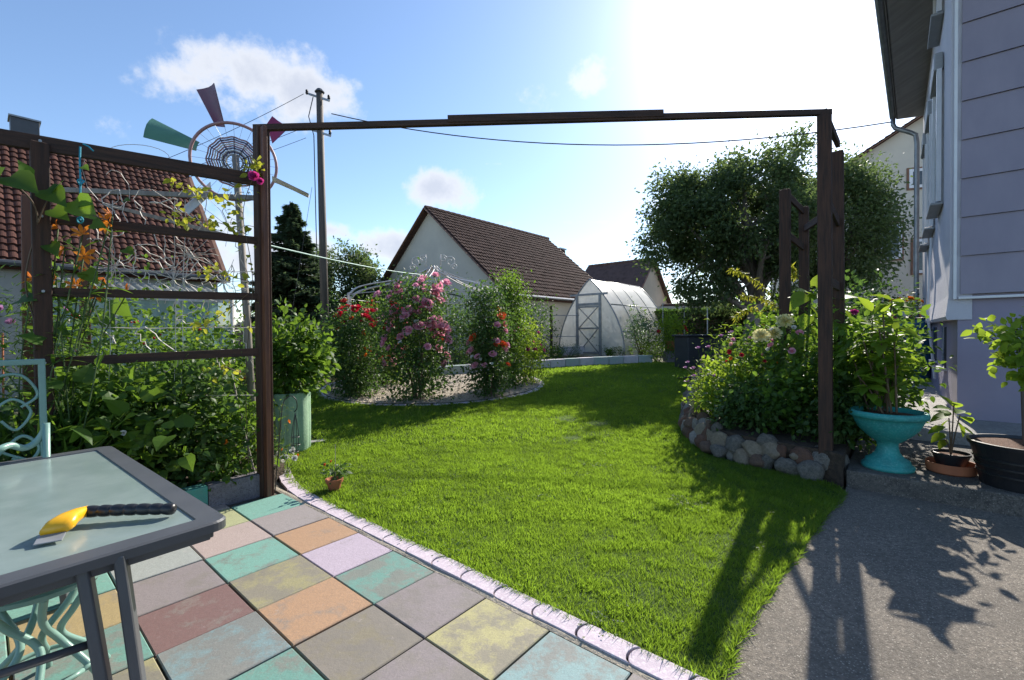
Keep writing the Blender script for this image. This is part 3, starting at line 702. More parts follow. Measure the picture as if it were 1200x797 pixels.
def patio():
    V = []; Fc = []; paint = []; wear = []; shift = []
    keys = list(CLR)
    r2 = random.Random(3)
    for i in range(-9, 3):
        for j in range(-3, 12):
            if i == 2 and j < -2: continue
            if i < -3 and j < -1 - 0 and False: continue
            nm, w = TILES.get((i, j), (r2.choice(keys), r2.uniform(.38, .53)))
            gsm = .0042; dz = r2.uniform(-.003, .003); h = .012
            cs = [grid(i, j), grid(i+1, j), grid(i+1, j+1), grid(i, j+1)]; c = sum(cs)/4
            def ins(d): return [q+(c-q)/np.linalg.norm(c-q)*d*1.414 for q in cs]
            b0 = len(V); jit = np.array([r2.uniform(-.002, .002), r2.uniform(-.002, .002), 0])
            for ringp, z in ((ins(gsm), -.03), (ins(gsm), .004+dz), (ins(gsm+.004), .008+dz)):
                for q in ringp: V.append((q[0]+jit[0], q[1]+jit[1], z))
            for k in range(2):
                for q in range(4): Fc.append((b0+k*4+q, b0+k*4+(q+1) % 4, b0+k*4+4+(q+1) % 4, b0+k*4+4+q))
            Fc.append((b0+8, b0+9, b0+10, b0+11))
            sh = (r2.uniform(0, 50), r2.uniform(0, 50), 0)
            for k in range(12): paint.append((*CLR[nm], 1)); wear.append(w); shift.append(sh)
    b = MB(); b.add(V, Fc); o = b.build('patio_slabs', M['slabs']); me = o.data
    a = me.attributes.new('paint', 'FLOAT_COLOR', 'POINT'); a.data.foreach_set('color', np.array(paint, np.float32).ravel())
    a = me.attributes.new('wear', 'FLOAT', 'POINT'); a.data.foreach_set('value', np.array(wear, np.float32))
    a = me.attributes.new('shift', 'FLOAT_VECTOR', 'POINT'); a.data.foreach_set('vector', np.array(shift, np.float32).ravel())
    struct(o)
    b = MB(); q = [grid(-9, -3), grid(3.3, -3), grid(3.3, 12), grid(-9, 12)]
    b.add([(p[0], p[1], -.008) for p in q], [(0, 1, 2, 3)]); struct(b.build('patio_bed', M['joint']))
patio()
# mortar strip + kerb stones
b = MB(); line = [Vector(grid(3.0, j)) for j in np.arange(9.5, -2.6, -.5)]
P0 = [p for p in line]; v = []; fs = []
for k, p in enumerate(P0):
    w = .05; 
    for q, (d, z) in enumerate(((-.004, .006), (.012, .011+.002*math.sin(k*2.3)), (.034, .011+.002*math.cos(k*1.7)))): v.append((p.x+I[0]*d, p.y+I[1]*d, z))
for k in range(len(P0)-1):
    for q in range(2): fs.append((k*3+q, (k+1)*3+q, (k+1)*3+q+1, k*3+q+1)[::-1])
b.add(v, fs); struct(b.build('mortar_joint', M['mortar']))
def kerb():
    b = MB()
    path = KP+[Vector(grid(3.2, -1.35)), Vector(grid(3.2, -.8))]
    # resample curved part then straight
    pts = [Vector((p.x, p.y, 0)) for p in path]+[Vector(grid(3.2, j)) for j in (2, 5, 8, 9.5)]
    # smooth
    for _ in range(2):
        q = [pts[0]]
        for a, c in zip(pts[:-1], pts[1:]): q += [a*.75+c*.25, a*.25+c*.75]
        q.append(pts[-1]); pts = q
    acc = [0.0]
    for a, c in zip(pts[:-1], pts[1:]): acc.append(acc[-1]+(c-a).length)
    def pos(s):
        for k in range(len(pts)-1):
            if acc[k+1] >= s:
                t = (s-acc[k])/(acc[k+1]-acc[k]+1e-9); return pts[k].lerp(pts[k+1], t)
        return pts[-1]
    s = 0; Ls = .2475; w = .057
    while s+Ls < acc[-1]:
        a = pos(s+.002); c = pos(s+Ls-.002); d = (c-a).normalized(); nrm_ = Vector((-d.y, d.x, 0))
        a = a+Vector((random.uniform(-.002, .002), random.uniform(-.002, .002), 0)); top = .018+random.uniform(-.003, .003)
        poly = []
        for k in range(0, 9):
            t = math.pi*(k/8); poly.append(a+nrm_*w*math.cos(t)-d*(w*.62*math.sin(t)-.004))
        for k in range(0, 9):
            t = math.pi*(k/8); poly.append(c-nrm_*w*math.cos(t)-d*(w*.62*math.sin(t)+.004))
        # near end is the concave one: pull the first edge in
        poly2 = [(p.x, p.y) for p in poly]
        zz = gz(a.y)
        b.prism(poly2, zz-.08, zz+top)
        s += Ls
    struct(b.build('kerb', M['kerb'], bevel=.005, segs=2))
kerb()

# pavement, step, path
b = MB(); P = [(kend.x, kend.y), (pv0.x, pv0.y)]
pav = [(PVL[0].x-.0, PVL[0].y)]+[(p.x, p.y) for p in PVL[1:]]+[(2.95, 3.98), (9, -1.0), (9, -6), (-1.5, -6), (kend.x+.08, kend.y-.3), (pv0.x, pv0.y)]
b.add([(x, y, -.004) for x, y in pav], [tuple(range(len(pav)))[::-1]]); struct(b.build('pavement', M['pavement']))
S0 = np.array([2.87, 3.88, 0]); 
b = MB(); q = [S0, S0+I*2.1, S0+I*2.1+J*6, S0+J*6]; b.prism([(p[0], p[1]) for p in q], -.1, .15)
struct(b.build('terrace_step', M['step'], bevel=.012))
b = MB(); q = [S0+I*1.75+J*.25, S0+I*12+J*.25, S0+I*12+J*6, S0+I*1.75+J*6]; b.prism([(p[0], p[1]) for p in q], -.1, .28)
struct(b.build('garden_path', M['path'], bevel=.01))
# flower bed soil
RB = [(p.x, p.y) for p in RK]
def inset(poly, d, c):
    o = []
    for x, y in poly:
        v = Vector((c[0]-x, c[1]-y)); v.normalize(); o.append((x+v.x*d, y+v.y*d))
    return o
bed_r = inset(RB, .14, (3.3, 5.6))+[(3.8, 10.5), (7.2, 10.3), tuple((S0+I*6.5+J*.24)[:2]), tuple((S0+I*2+J*.24)[:2]), tuple((S0+I*2-J*.02)[:2]), tuple((S0-J*.02)[:2])]
b = MB(); b.prism(bed_r, -.05, .27); struct(b.build('flower_bed_soil', M['soil']))
# left bed soil
LB0 = np.array([-2.13, 3.83, 0]); 
q = [LB0-I*.0, LB0+I*.35-J*.3, LB0+I*.3-J*3.2, LB0-I*4.0-J*3.2, LB0-I*4.0+J*.0]
b = MB(); b.prism([(p[0]-J[0]*.11, p[1]-J[1]*.11) for p in q], -.05, .12); struct(b.build('left_bed_soil', M['soil']))
# ================================================================== BUILDINGS
def pantile(b, p0, u, s, length, slope_len, nrm, tw=.17, tc=.27, amp=.035, stepn=5):
    """wavy tile field: p0 eave start, u along ridge, s up the slope, nrm surface normal"""
    p0, u, s, nrm = map(V3, (p0, u, s, nrm)); nu = int(length/tw); nv = int(slope_len/tc)+1
    U = np.arange(nu*stepn+1)/stepn*tw; V = []; lift = []; tv = []
    for k in range(nv):
        a = k*tc; c = min((k+1)*tc, slope_len)
        V += [a, c]; lift += [.035, .0]; tv += [k, k]
    V = np.array(V); lift = np.array(lift)
    ph = U/tw % 1.0
    wave = amp*(np.abs(np.sin(math.pi*ph))**.8)
    rndt = rng.random((nu+1, nv+1))
    P = p0+U[None, :, None]*u+V[:, None, None]*s+(wave[None, :, None]+lift[:, None, None]+(rndt[np.minimum((U/tw).astype(int), nu)[None, :], np.array(tv)[:, None]]*.014)[..., None])*nrm
    ti = np.minimum((U/tw).astype(int), nu); rr = rndt[ti[None, :], np.array(tv)[:, None]]
    W_ = len(U); H = len(V); idx = np.arange(W_*H).reshape(H, W_)
    q = np.stack([idx[:-1, :-1], idx[:-1, 1:], idx[1:, 1:], idx[1:, :-1]], -1).reshape(-1, 4)
    b.add(P.reshape(-1, 3), {4: q}, rr.ravel())
Z = np.array([0, 0, 1.0])
def gable_house(name, label, corner, u, w, length, half, z0, ze, zr, wallm, roofm, over=.25, real_tiles=True, cat='house', eave_over=.3, windows=(), tws=(.17, .27, .035)):
    """corner: near corner below the eave; u ridge direction; w towards the other eave"""
    corner, u, w = V3(corner), V3(u), V3(w); base = np.array([corner[0], corner[1], z0])
    t = thing(name, base, label, cat)
    b = MB(); a = base; rise = zr-ze
    pent = [a, a+2*half*w, a+2*half*w+Z*(ze-z0), a+half*w+Z*(zr-z0-.06), a+Z*(ze-z0)]
    b.extrude(pent, u*length); wl = b.build('wall', M[wallm], t)
    sl = math.hypot(half, rise); r = MB()
    for sgn, st_ in ((1, a), (-1, a+2*half*w)):
        ww = w*sgn; s = (ww*half+Z*rise)/sl; nr = (-ww*rise+Z*half)/sl
        e0 = st_+Z*(ze-z0)-u*over-s*eave_over
        if real_tiles: pantile(r, e0+nr*.03, u, s, length+2*over, sl+eave_over, nr, *tws)
        # roof deck below
        q = [e0, e0+u*(length+2*over), e0+u*(length+2*over)+s*(sl+eave_over), e0+s*(sl+eave_over)]
        r.add([p+nr*.025 for p in q]+[p-nr*.05 for p in q], [(0, 1, 2, 3), (7, 6, 5, 4), (0, 4, 5, 1), (1, 5, 6, 2), (2, 6, 7, 3), (3, 7, 4, 0)], .3)
    rf = r.build('roof', M[roofm], t, attr=True)
    rd = MB(); top = a+half*w+Z*(zr-z0+.03)
    n = max(2, int((length+2*over)/.33))
    for k in range(n):
        p = top-u*over+u*(k*(length+2*over)/n); rd.tube([p, p+u*((length+2*over)/n+.02)], [.10, .12], 8, rnd=rng.random())
    rd.build('ridge_tiles', M[roofm], rf, attr=True)
    for e in (a-u*(over+.015), a+u*(length+over+.015)):
        v = MB(); v.bar(e+Z*(ze-z0)-(w*half+Z*rise)/sl*eave_over, e+half*w+Z*(zr-z0), .03, .16, up=u); v.build('verge_board', M['trim_brown'], rf)
        v = MB(); v.bar(e+2*half*w+Z*(ze-z0), e+half*w+Z*(zr-z0), .03, .16, up=u); v.build('verge_board', M['trim_brown'], rf)
    return t, wl, rf
# --- middle house: pale gable and brown tile roof
mc = at(597, 380, 17.0); 
mh, mw, mr = gable_house('garden_house', 'small house with blank pale gable wall and brown tiled roof, behind the rose pavilion', (mc.x, mc.y, 0), I, -J, 8.6, 4.55, .0, 2.85, 6.8, 'white_wall', 'tile_brown')
b = MB(); c0 = V3((mc.x, mc.y, 2.76))-I*.2+J*.24; b.tube([c0, c0+I*9.0], .055, 8); b.tube([c0+I*8.2, c0+I*8.2-Z*2.2], .04, 8); b.build('gutter', M['galv'], mh)
b = MB(); q = at(656, 400, 27.3); c0 = np.array([q.x, q.y, 0]); b.box((c0[0], c0[1], 3.4), (.55, .55, 5.7), YAW); ch = b.build('chimney', M['tile_dark'], mr, bevel=.01)
b = MB(); b.box((c0[0], c0[1], 6.32), (.66, .66, .08), YAW); b.build('chimney_cap', M['galv'], mh)
# --- second house behind, dark roof
q = at(668, 380, 34)
gable_house('distant_house', 'distant house with plain dark roof, behind the greenhouse', (q.x, q.y, 0), -I*.2+J*.98 if False else J, I, 5.0, 3.2, 0, 3.4, 6.6, 'cream_wall', 'tile_dark', real_tiles=False)
q = at(770, 380, 32)
gable_house('low_shed', 'low grey-roofed shed seen between greenhouse and apple tree', (q.x, q.y, 0), J, I, 4.2, 1.5, 0, 2.2, 3.2, 'grey_wall', 'tile_dark', real_tiles=False, cat='shed')
q = at(437, 372, 30)
gable_house('far_cottage', 'far cottage with rust red roof, half hidden by pavilion and gable', (q.x, q.y, 0), J, I, 4.2, 2.6, 0, 2.6, 4.9, 'cream_wall', 'tile_red', real_tiles=False)
q = at(780, 380, 24)
b = MB(); b.box((q.x+2.2, q.y, 1.3), (8.5, .3, 2.7)); tag(b.build('boundary_wall', M['white_wall'], origin=(q.x+2.2, q.y, 0)), 'long low white wall beyond the dark hedge', 'wall')
# --- left house: red tile roof
lc = at(256, 380, 12.1)
lh, lw, lr = gable_house('brick_roof_house', 'house with rust red pantile roof behind the trellis', V3((lc.x, lc.y, 0))-I*11.0, I, -J, 11.0, 3.0, .0, 3.0, 6.32, 'grey_wall', 'tile_red', over=.15, tws=(.14, .215, .03))
b = MB(); e0 = V3((lc.x, lc.y, 2.86))-I*11.0+J*.3; b.tube([e0, e0+I*11.2], .06, 8); b.build('gutter', M['steel_dark'], lh)
r0 = V3((lc.x, lc.y, 0))-J*3.0-I*3.3
b = MB(); b.box((r0[0], r0[1], 6.35), (.5, .5, .9), YAW); b.build('chimney', M['steel_dark'], lr, bevel=.01)
b = MB(); b.box((r0[0], r0[1], 6.82), (.56, .56, .04), YAW); b.build('chimney_cap', M['galv'], lh)
# garage window & door on its wall
b = MB(); p = V3((lc.x, lc.y, 1.35))-I*4.6+J*.02; b.bar(p-I*.7, p+I*.7, .06, 1.0, up=Z); wf = b.build('window', M['trim_white'], lh)
b = MB(); p = p+J*.035; b.bar(p-I*.62, p+I*.62, .02, .85, up=Z); b.build('pane', M['dark_glass'], wf)
# lean-to with corrugated roof and teal sheets
p0 = V3((lc.x, lc.y, 0))-I*3.4+J*.3; t = thing('lean_to_shed', p0, 'lean-to shelter with wavy corrugated roof and teal sheeting, below the red roof', 'shed')
b = MB(); n = 90; le = 3.1; vs = []; fs = []
for k in range(n+1):
    u_ = k/n*le; w_ = .025*math.sin(u_/le*2*math.pi*20)
    vs += [p0+I*u_+Z*(2.62+w_), p0+I*u_+J*1.7+Z*(2.2+w_)]
for k in range(n): fs.append((2*k, 2*k+1, 2*k+3, 2*k+2))
b.add(vs, fs); o = b.build('corrugated_roof', M['corrugated'], t, smooth=True)
b = MB(); vs = []; fs = []; n = 60
for k in range(n+1):
    u_ = k/n*le; w_ = .03*math.sin(u_*9)+.02*math.sin(u_*23); vs += [p0+I*u_+J*(1.6+w_)+Z*.3, p0+I*u_+J*(1.6+w_*.5)+Z*2.15]
for k in range(n): fs.append((2*k, 2*k+2, 2*k+3, 2*k+1))
b.add(vs, fs); b.build('shade_sheet', M['teal_sheet'], t, smooth=True)
for u_, j_ in ((0, 1.65), (1.0, 1.65), (2.05, 1.65), (3.1, 1.65)):
    b = MB(); b.bar(p0+I*u_+J*j_, p0+I*u_+J*j_+Z*2.2, .06, .06); b.build('post', M['white_metal'], t)
b = MB(); b.bar(p0+J*1.65+Z*2.15, p0+I*3.1+J*1.65+Z*2.15, .05, .07); b.bar(p0+J*1.65+Z*1.1, p0+I*3.1+J*1.65+Z*1.1, .04, .05); b.build('rail', M['white_metal'], t)

# --- right house (lilac)
C = at(1122, 400, 5.4); C = np.array([C.x, C.y, 0]); ZC, ZE, LW = 1.52, 6.45, 7.2
t = thing('lilac_house', C, 'tall lilac house with horizontal panel cladding and pale side wall, at the right edge', 'house')
b = MB(); q = [C, C+I*LW, C+I*LW+J*9, C+J*9]; b.prism([(p[0], p[1]) for p in q], -.1, 1.75); b.build('plinth_wall', M['lav_wall'], t)
b = MB(); sw = C-J*.07; vs = []; fs = []
zs = [1.46, 1.5, 1.75, 2.1, 3, ZE]; fl = [.02, .035, .01, .0, 0, 0]
q = [sw+I*.0, sw+I*LW]
for z_, f_ in zip(zs, fl):
    for e in (sw-J*f_-I*.02, sw-J*f_+I*LW): vs.append(e+Z*z_)
for k in range(len(zs)-1): fs.append((2*k, 2*k+2, 2*k+3, 2*k+1))
o0 = len(vs)
vs += [C-I*.02+J*.12+Z*zs[0], C+I*LW+J*.12+Z*zs[0]]; fs.append((0, 1, o0+1, o0))
vs += [C-I*.02+J*.12+Z*ZE]; fs.append(tuple([0, o0, o0+2]+[2*k for k in range(len(zs)-1, 0, -1)]))
b.add(vs, fs)
# main body behind
q = [C+I*.03-J*.05, C+I*LW-J*.05, C+I*LW+J*9, C+I*.03+J*9]; b.prism([(p[0], p[1]) for p in q], 1.62, ZE); b.build('side_wall', M['side_wall'], t)
b = MB(); z_ = 1.76; k = 0
while z_ < 7.5:
    h = .452
    for c_ in range(5):
        j0 = c_*1.75-.55*(k % 2)-.0; j0_, j1_ = max(.02, j0+.004), min(9, j0+1.746)
        if j1_ <= j0_: continue
        p = C-I*.02; v = [p+J*j0_-I*.035+Z*z_, p+J*j1_-I*.035+Z*z_, p+J*j1_-I*.012+Z*(z_+h-.004), p+J*j0_-I*.012+Z*(z_+h-.004)]
        v2 = [x+I*.02 for x in v]; b.add(v+v2, [(0, 1, 2, 3), (7, 6, 5, 4), (0, 4, 5, 1), (1, 5, 6, 2), (2, 6, 7, 3), (3, 7, 4, 0)])
    z_ += h; k += 1
b.build('panel_cladding', M['cladding'], t)
b = MB(); b.bar(C-I*.055+J*-.0+Z*1.715, C-I*.055+J*9+Z*1.715, .05, .03, up=Z); b.build('drip_rail', M['trim_white'], t, bevel=.004)
b = MB(); b.bar(C-I*.05-J*.03+Z*1.7, C-I*.05-J*.03+Z*7.2, .045, .03, up=J); b.build('corner_trim', M['trim_white'], t, bevel=.004)
for k, (ta, tb, za, zb) in enumerate(((1.05, 1.95, 3.1, 4.9), (2.75, 3.6, 3.05, 4.9), (4.35, 5.2, 3.0, 4.9), (1.1, 1.9, 5.7, 6.35))):
    f = MB(); pl = sw-J*.02
    f.bar(pl+I*ta+Z*((za+zb)/2), pl+I*tb+Z*((za+zb)/2), .04, zb-za, up=Z); w_ = f.build('window', M['trim_white'], t)
    f = MB(); f.bar(pl-J*.025+I*(ta+.07)+Z*((za+zb)/2), pl-J*.025+I*(tb-.07)+Z*((za+zb)/2), .015, zb-za-.14, up=Z); f.build('pane', M['dark_glass'], w_)
    for e in (ta-.03, tb+.03):
        f = MB(); f.bar(pl+I*e-J*.03+Z*za, pl+I*e-J*.03+Z*zb, .05, .09, up=I); f.build('shutter_guide', M['trim_white'], w_)
    f = MB(); f.bar(pl+I*(ta-.08)-J*.05+Z*(za-.03), pl+I*(tb+.08)-J*.05+Z*(za-.03), .13, .035, up=Z); f.build('sill', M['shutter'], w_, bevel=.008)
    if k < 3:
        f = MB(); f.bar(pl+I*(ta-.06)-J*.035+Z*(zb+.11), pl+I*(tb+.06)-J*.035+Z*(zb+.11), .10, .24, up=Z); f.build('shutter_box', M['shutter'], w_, bevel=.02)
for ta, tb in ((1.5, 1.95), (3.5, 3.95)):
    f = MB(); f.bar(C+I*ta-J*.012+Z*1.08, C+I*tb-J*.012+Z*1.08, .03, .6, up=Z); w_ = f.build('cellar_window', M['dark_glass'], t)
    f = MB(); f.bar(C+I*(ta-.05)-J*.04+Z*.76, C+I*(tb+.05)-J*.04+Z*.76, .1, .04, up=Z); f.build('sill', M['side_wall'], w_)
# roof with wide eaves, soffit, gutter and downpipe
wa = C-J*.07
eN = at(1036, 0, 6.85); eF = at(1051, 136, 11.1)
eN = np.array([eN.x, eN.y, 0]); eF = np.array([eF.x, eF.y, 0]); dr = (eF-eN)/np.linalg.norm(eF-eN)
eS = eN-dr*3.6
q = [eS, eF, wa+I*LW+I*.1+J*.3, wa-I*3.0+J*.3]
b = MB(); b.prism([(p[0], p[1]) for p in q], ZE, ZE+.035); sf = b.build('soffit', M['soffit'], t)
b = MB(); rise = .75
A0, A1, B1, B0 = eS, eF, wa+I*LW+J*4.5, wa-I*3+J*4.5
v = [A0+Z*(ZE+.05), A1+Z*(ZE+.05), B1+Z*(ZE+.05+4), B0+Z*(ZE+.05+4)]; v2 = [p+Z*.12 for p in v]
b.add(v+v2, [(3, 2, 1, 0), (4, 5, 6, 7), (0, 1, 5, 4), (1, 2, 6, 5), (2, 3, 7, 6), (3, 0, 4, 7)])
rf = b.build('roof', M['tile_dark'], t, attr=True)
b = MB(); b.bar(eS+Z*(ZE+.1), eF+Z*(ZE+.1), .03, .2, up=Z); b.build('fascia', M['soffit'], rf)
gd = np.cross(dr, Z)
b = MB(); b.tube([eS-gd*.07+Z*(ZE+.08), eF-gd*.07+Z*(ZE+.08)], .07, 10); gt = b.build('gutter', M['galv'], t, smooth=False)
dp = wa+I*(LW-.3)-J*.12
ge = eF-gd*.07-dr*.05
b = MB(); b.tube([ge+Z*(ZE+.03), ge+Z*(ZE-.12), ge*.9+dp*.1+Z*(ZE-.22), ge*.25+dp*.75+Z*(ZE-.42), dp*.95+ge*.05+Z*(ZE-.5), dp+Z*(ZE-.7), dp+Z*1.6, dp+Z*.3], .05, 10); b.build('downpipe', M['galv'], t, smooth=True)
# wall clad pale thin pipe lower on plinth
b = MB(); b.tube([C+I*3.0-J*.10+Z*2.9, C+I*3.0-J*.14+Z*1.6, C+I*3.0-J*.05+Z*.5], .02, 6); b.build('cable_pipe', M['trim_white'], t)

# --- neighbour white house right back
q = at(1082, 400, 19.5); q = np.array([q.x, q.y, 0]); un = np.array([.30, .954, 0]); wn = np.array([-.954, .30, 0])
cn = q-wn*3.9
nh, nw, nr = gable_house('neighbour_house', 'white gabled neighbour house with brown-framed windows, beyond the lilac house', cn, un, wn, 9, 3.9, 0, 8.0, 10.5, 'white_wall', 'tile_red', over=.3)
for (px, py, ww, hh) in ((1078, 209, .95, .95), (1043, 283, .95, 1.7), (1082, 300, .9, 1.6)):
    # point on gable plane
    d = ray(px, py); nn = un; k = ((cn-np.array([0, 0, CH]))@nn)/(d@nn); p = np.array([0, 0, CH])+d*k-un*.03
    f = MB(); f.bar(p-wn*ww/2, p+wn*ww/2, .06, hh, up=Z); w_ = f.build('window', M['trim_brown'], nh)
    f = MB(); f.bar(p-wn*(ww/2-.07)-un*.035, p+wn*(ww/2-.07)-un*.035, .03, hh-.14, up=Z); f.build('frame', M['trim_white'], w_)
    f = MB(); f.bar(p-wn*(ww/2-.2)-un*.055, p+wn*(ww/2-.2)-un*.055, .02, hh-.38, up=Z); f.build('pane', M['dark_glass'], w_)

# ================================================================== GREENHOUSE
apx = at(691, 327, 16.6); gb = np.array([apx.x, apx.y, gz(16.6)]); Hg = apx.z-gb[2]; half = 1.38; Lg = 4.2
t = thing('greenhouse', gb, 'translucent arched greenhouse with grey door frame at the end of the lawn', 'greenhouse')
def arc(sg, n=14):
    o = []
    for k in range(n+1):
        a = k/n; x = half*(1-(a**2.1)); z = Hg*math.sin(a*math.pi/2)**.92 if False else Hg*(1-(1-a)**1.9)
        x = half*math.cos(a*math.pi/2)**.86; z = Hg*(a**.93); o.append(gb+J*sg*x+Z*z)
    return o
b = MB()
for sg in (1, -1):
    A = arc(sg); n = len(A); v = A+[p+I*Lg for p in A]; b.add(v, [(k, k+1, n+k+1, n+k) for k in range(n-1)])
b.build('cover', M['poly'], t, smooth=True)
A = arc(1); B_ = arc(-1)[::-1]; ol = A+B_[1:]
for off in (.0, Lg): b = MB(); b.add([p+I*off for p in ol], [tuple(range(len(ol)))]); b.build('end_wall', M['poly'], t)
b = MB()
for off in (0, 1.05, 2.1, 3.15, Lg):
    b.tube([p+I*off for p in ol], .028 if off in (0, Lg) else .018, 6)
b.tube([gb+Z*Hg, gb+Z*Hg+I*Lg], .02, 6)
for sg in (1, -1):
    for k in (0, 4, 9): b.tube([arc(sg)[k], arc(sg)[k]+I*Lg], .018, 6)
b.build('ribs', M['galv'], t, smooth=True)
b = MB(); dw = .48; e = -I*.02; zt = Hg*.80
o0 = gb-J*.05
for s_ in (-1, 1): b.bar(o0+e+J*s_*dw, o0+e+J*s_*dw+Z*zt, .07, .09, up=J)
b.bar(o0+e-J*.78+Z*zt, o0+e+J*.78+Z*zt, .05, .07, up=Z); b.bar(o0+e-J*dw+Z*(zt*.84), o0+e+J*dw+Z*(zt*.84), .05, .09, up=Z)
b.build('door_frame', M['galv'], t)
b = MB(); zb, zm, zq = .12, zt*.45, zt*.80
for a in (zb, zm, zq): b.bar(o0+e*2-J*(dw-.06)+Z*a, o0+e*2+J*(dw-.06)+Z*a, .05, .06, up=Z)
for a, c_ in ((zb, zm), (zm, zq)):
    b.bar(o0+e*2-J*(dw-.06)+Z*a, o0+e*2+J*(dw-.06)+Z*c_, .03, .035, up=I); b.bar(o0+e*2+J*(dw-.06)+Z*a, o0+e*2-J*(dw-.06)+Z*c_, .03, .035, up=I)
b.build('door', M['galv'], t)

# raised block edging at the far end of the lawn
far_line = [G(505, 441), G(600, 434), G(690, 428), G(762, 425)]
acc = 0; k = 0
def fl(s):
    for a, c_ in zip(far_line[:-1], far_line[1:]):
        L0 = (c_-a).length
        if s <= L0: return a+(c_-a)*(s/L0), (c_-a).normalized()
        s -= L0
    return None, None
s = .25; lab = {'block_pale': 'pale green painted concrete block in the row edging the far lawn', 'block_white': 'whitish concrete block in the row edging the far lawn', 'block_teal': 'teal painted concrete block in the row edging the far lawn'}
cyc = ['block_pale', 'block_pale', 'block_white', 'block_pale', 'block_teal', 'block_pale', 'block_white', 'block_white', 'block_pale', 'block_white', 'block_pale', 'block_pale', 'block_white']
while True:
    p, d = fl(s)
    if p is None: break
    b = MB(); mm = cyc[k % len(cyc)]; b.box((p.x, p.y, gz(p.y)+.11), (.48, .24, .26), math.atan2(d.y, d.x)+random.uniform(-.03, .03))
    tag(b.build('edging_block', M[mm], origin=(p.x, p.y, gz(p.y)), bevel=.012), lab[mm], 'edging block', 'blocks edging the far lawn'); s += .5; k += 1
# second tier behind
p = G(655, 418); q_ = G(742, 414)
b = MB(); d = (q_-p); 
b.bar((p.x, p.y, gz(p.y)+.2), (q_.x, q_.y, gz(q_.y)+.2), .2, .3); tag(b.build('garden_wall', M['block_white'], origin=(p.x, p.y, gz(p.y)), bevel=.01), 'low whitish wall in front of the greenhouse door', 'wall')

# ================================================================== PERGOLA AND TRELLIS
t = thing('pergola', (-2.1, 3.85, 0), 'dark brown wooden pergola with long top beam and ladder trellis, framing the lawn', 'pergola')
def pt(px, py, D): return V3(at(px, py, D))
LPb = pt(311, 560, 3.85); LPx = at(306, 150, 3.85)
pA = np.array([LPb[0], LPb[1], 0]); pAt = np.array([LPx.x, LPx.y, LPx.z])
b = MB(); dirx = I
# two-tone post: dark inner post, red-brown outer strip
b.bar(pA-Z*.05, pAt, .11, .10, up=I); b.build('post', M['wood_dark'], t, bevel=.006)
b = MB(); b.bar(pA+J*.075-I*.015-Z*.05, pAt+J*.075-I*.015-Z*.02, .035, .09, up=J); b.build('post_facing', M['wood_red'], t, bevel=.004)
P1b, P1t = pt(968, 560, 4.1), pt(966, 132, 4.1); P2b, P2t = pt(984, 560, 4.95), pt(982, 178, 4.95)
P3b, P3t = pt(920, 540, 5.7), pt(920, 223, 5.7); P4b, P4t = pt(943, 540, 6.4), pt(942, 243, 6.4)
for (x, y, w_) in ((P1b, P1t, .105), (P2b, P2t, .10), (P3b, P3t, .115), (P4b, P4t, .115)):
    x = x.copy(); x[2] = .1; b = MB(); b.bar(x, y, w_, w_, up=I); b.build('post', M['wood_dark'], t, bevel=.006)
# top beam
b = MB(); a_, c_ = pAt+Z*.0, P1t+Z*.0; ex = (c_-a_)/np.linalg.norm(c_-a_); b.bar(a_-ex*.06, c_+ex*.06, .045, .05, up=Z); b.build('top_beam', M['wood_beam'], t, bevel=.004)
b = MB(); fr = lambda s: a_+(c_-a_)*s; b.bar(fr(.318)+Z*.024-ex*0, fr(.70)+Z*.024, .06, .062, up=Z); b.build('splice_board', M['wood_beam'], t, bevel=.004)
def board(x, y, w_=.03, h_=.09): 
    b = MB(); b.bar(x, y, w_, h_, up=Z); b.build('cross_board', M['wood_beam'], t, bevel=.003)
board(P1t+Z*.0, P2t+Z*.08, .04, .07)
def onpost(bt, tp, py, px, D): q = bt+(tp-bt)*((at(px, py, D).z-bt[2])/(tp[2]-bt[2])); return q
def rung(pa, pb, y1, y2, e=.04):
    (a0, a1, D0), (b0, b1, D1) = pa, pb
    x = onpost(a0, a1, y1, 950, D0); y = onpost(b0, b1, y2, 950, D1); y = y.copy(); d = (y-x)/np.linalg.norm(y-x); board(x-d*e, y+d*e)
A1 = (P1b, P1t, 4.1); A2 = (P2b, P2t, 4.95); A3 = (P3b, P3t, 5.7); A4 = (P4b, P4t, 6.4)
rung(A1, A2, 228, 262); rung(A1, A2, 328, 336)
rung(A3, A4, 226, 248); rung(A3, A4, 273, 290)
rung(A2, A4, 242, 268)
# ladder trellis
TB = pt(52, 500, 3.05); TBt = at(46, 168, 3.05); pB = np.array([TB[0], TB[1], 0]); pBt = np.array([TBt.x, TBt.y, TBt.z])
b = MB(); b.bar(pB, pBt, .10, .09, up=I); b.build('post', M['wood_dark'], t, bevel=.006)
def lerp_post(bt, tp, z): return bt+(tp-bt)*((z-bt[2])/(tp[2]-bt[2]))
for (ya, yb, th, ex_) in ((212, 168, .10, .3), (283, 255, .06, 0), (348, 342, .06, 0), (412, 425, .065, 0)):
    za = at(300, ya, 3.85).z; zb_ = at(52, yb, 3.05).z
    x = lerp_post(pA, pAt, za); y = lerp_post(pB, pBt, zb_); d = (y-x)/np.linalg.norm(y-x)
    b = MB(); b.bar(x-Z*th*0, y+d*(ex_*1.0), .035, th, up=Z); b.build('rung' if ex_ == 0 else 'top_rail', M['wood_beam'], t, bevel=.004)
    for e_, s_ in ((x, 1), (y, -1)):
        b = MB(); c_ = e_-d*s_*.0+J*.055; b.tube([c_, c_+J*.012], .009, 8); b.build('bolt', M['galv'], t)
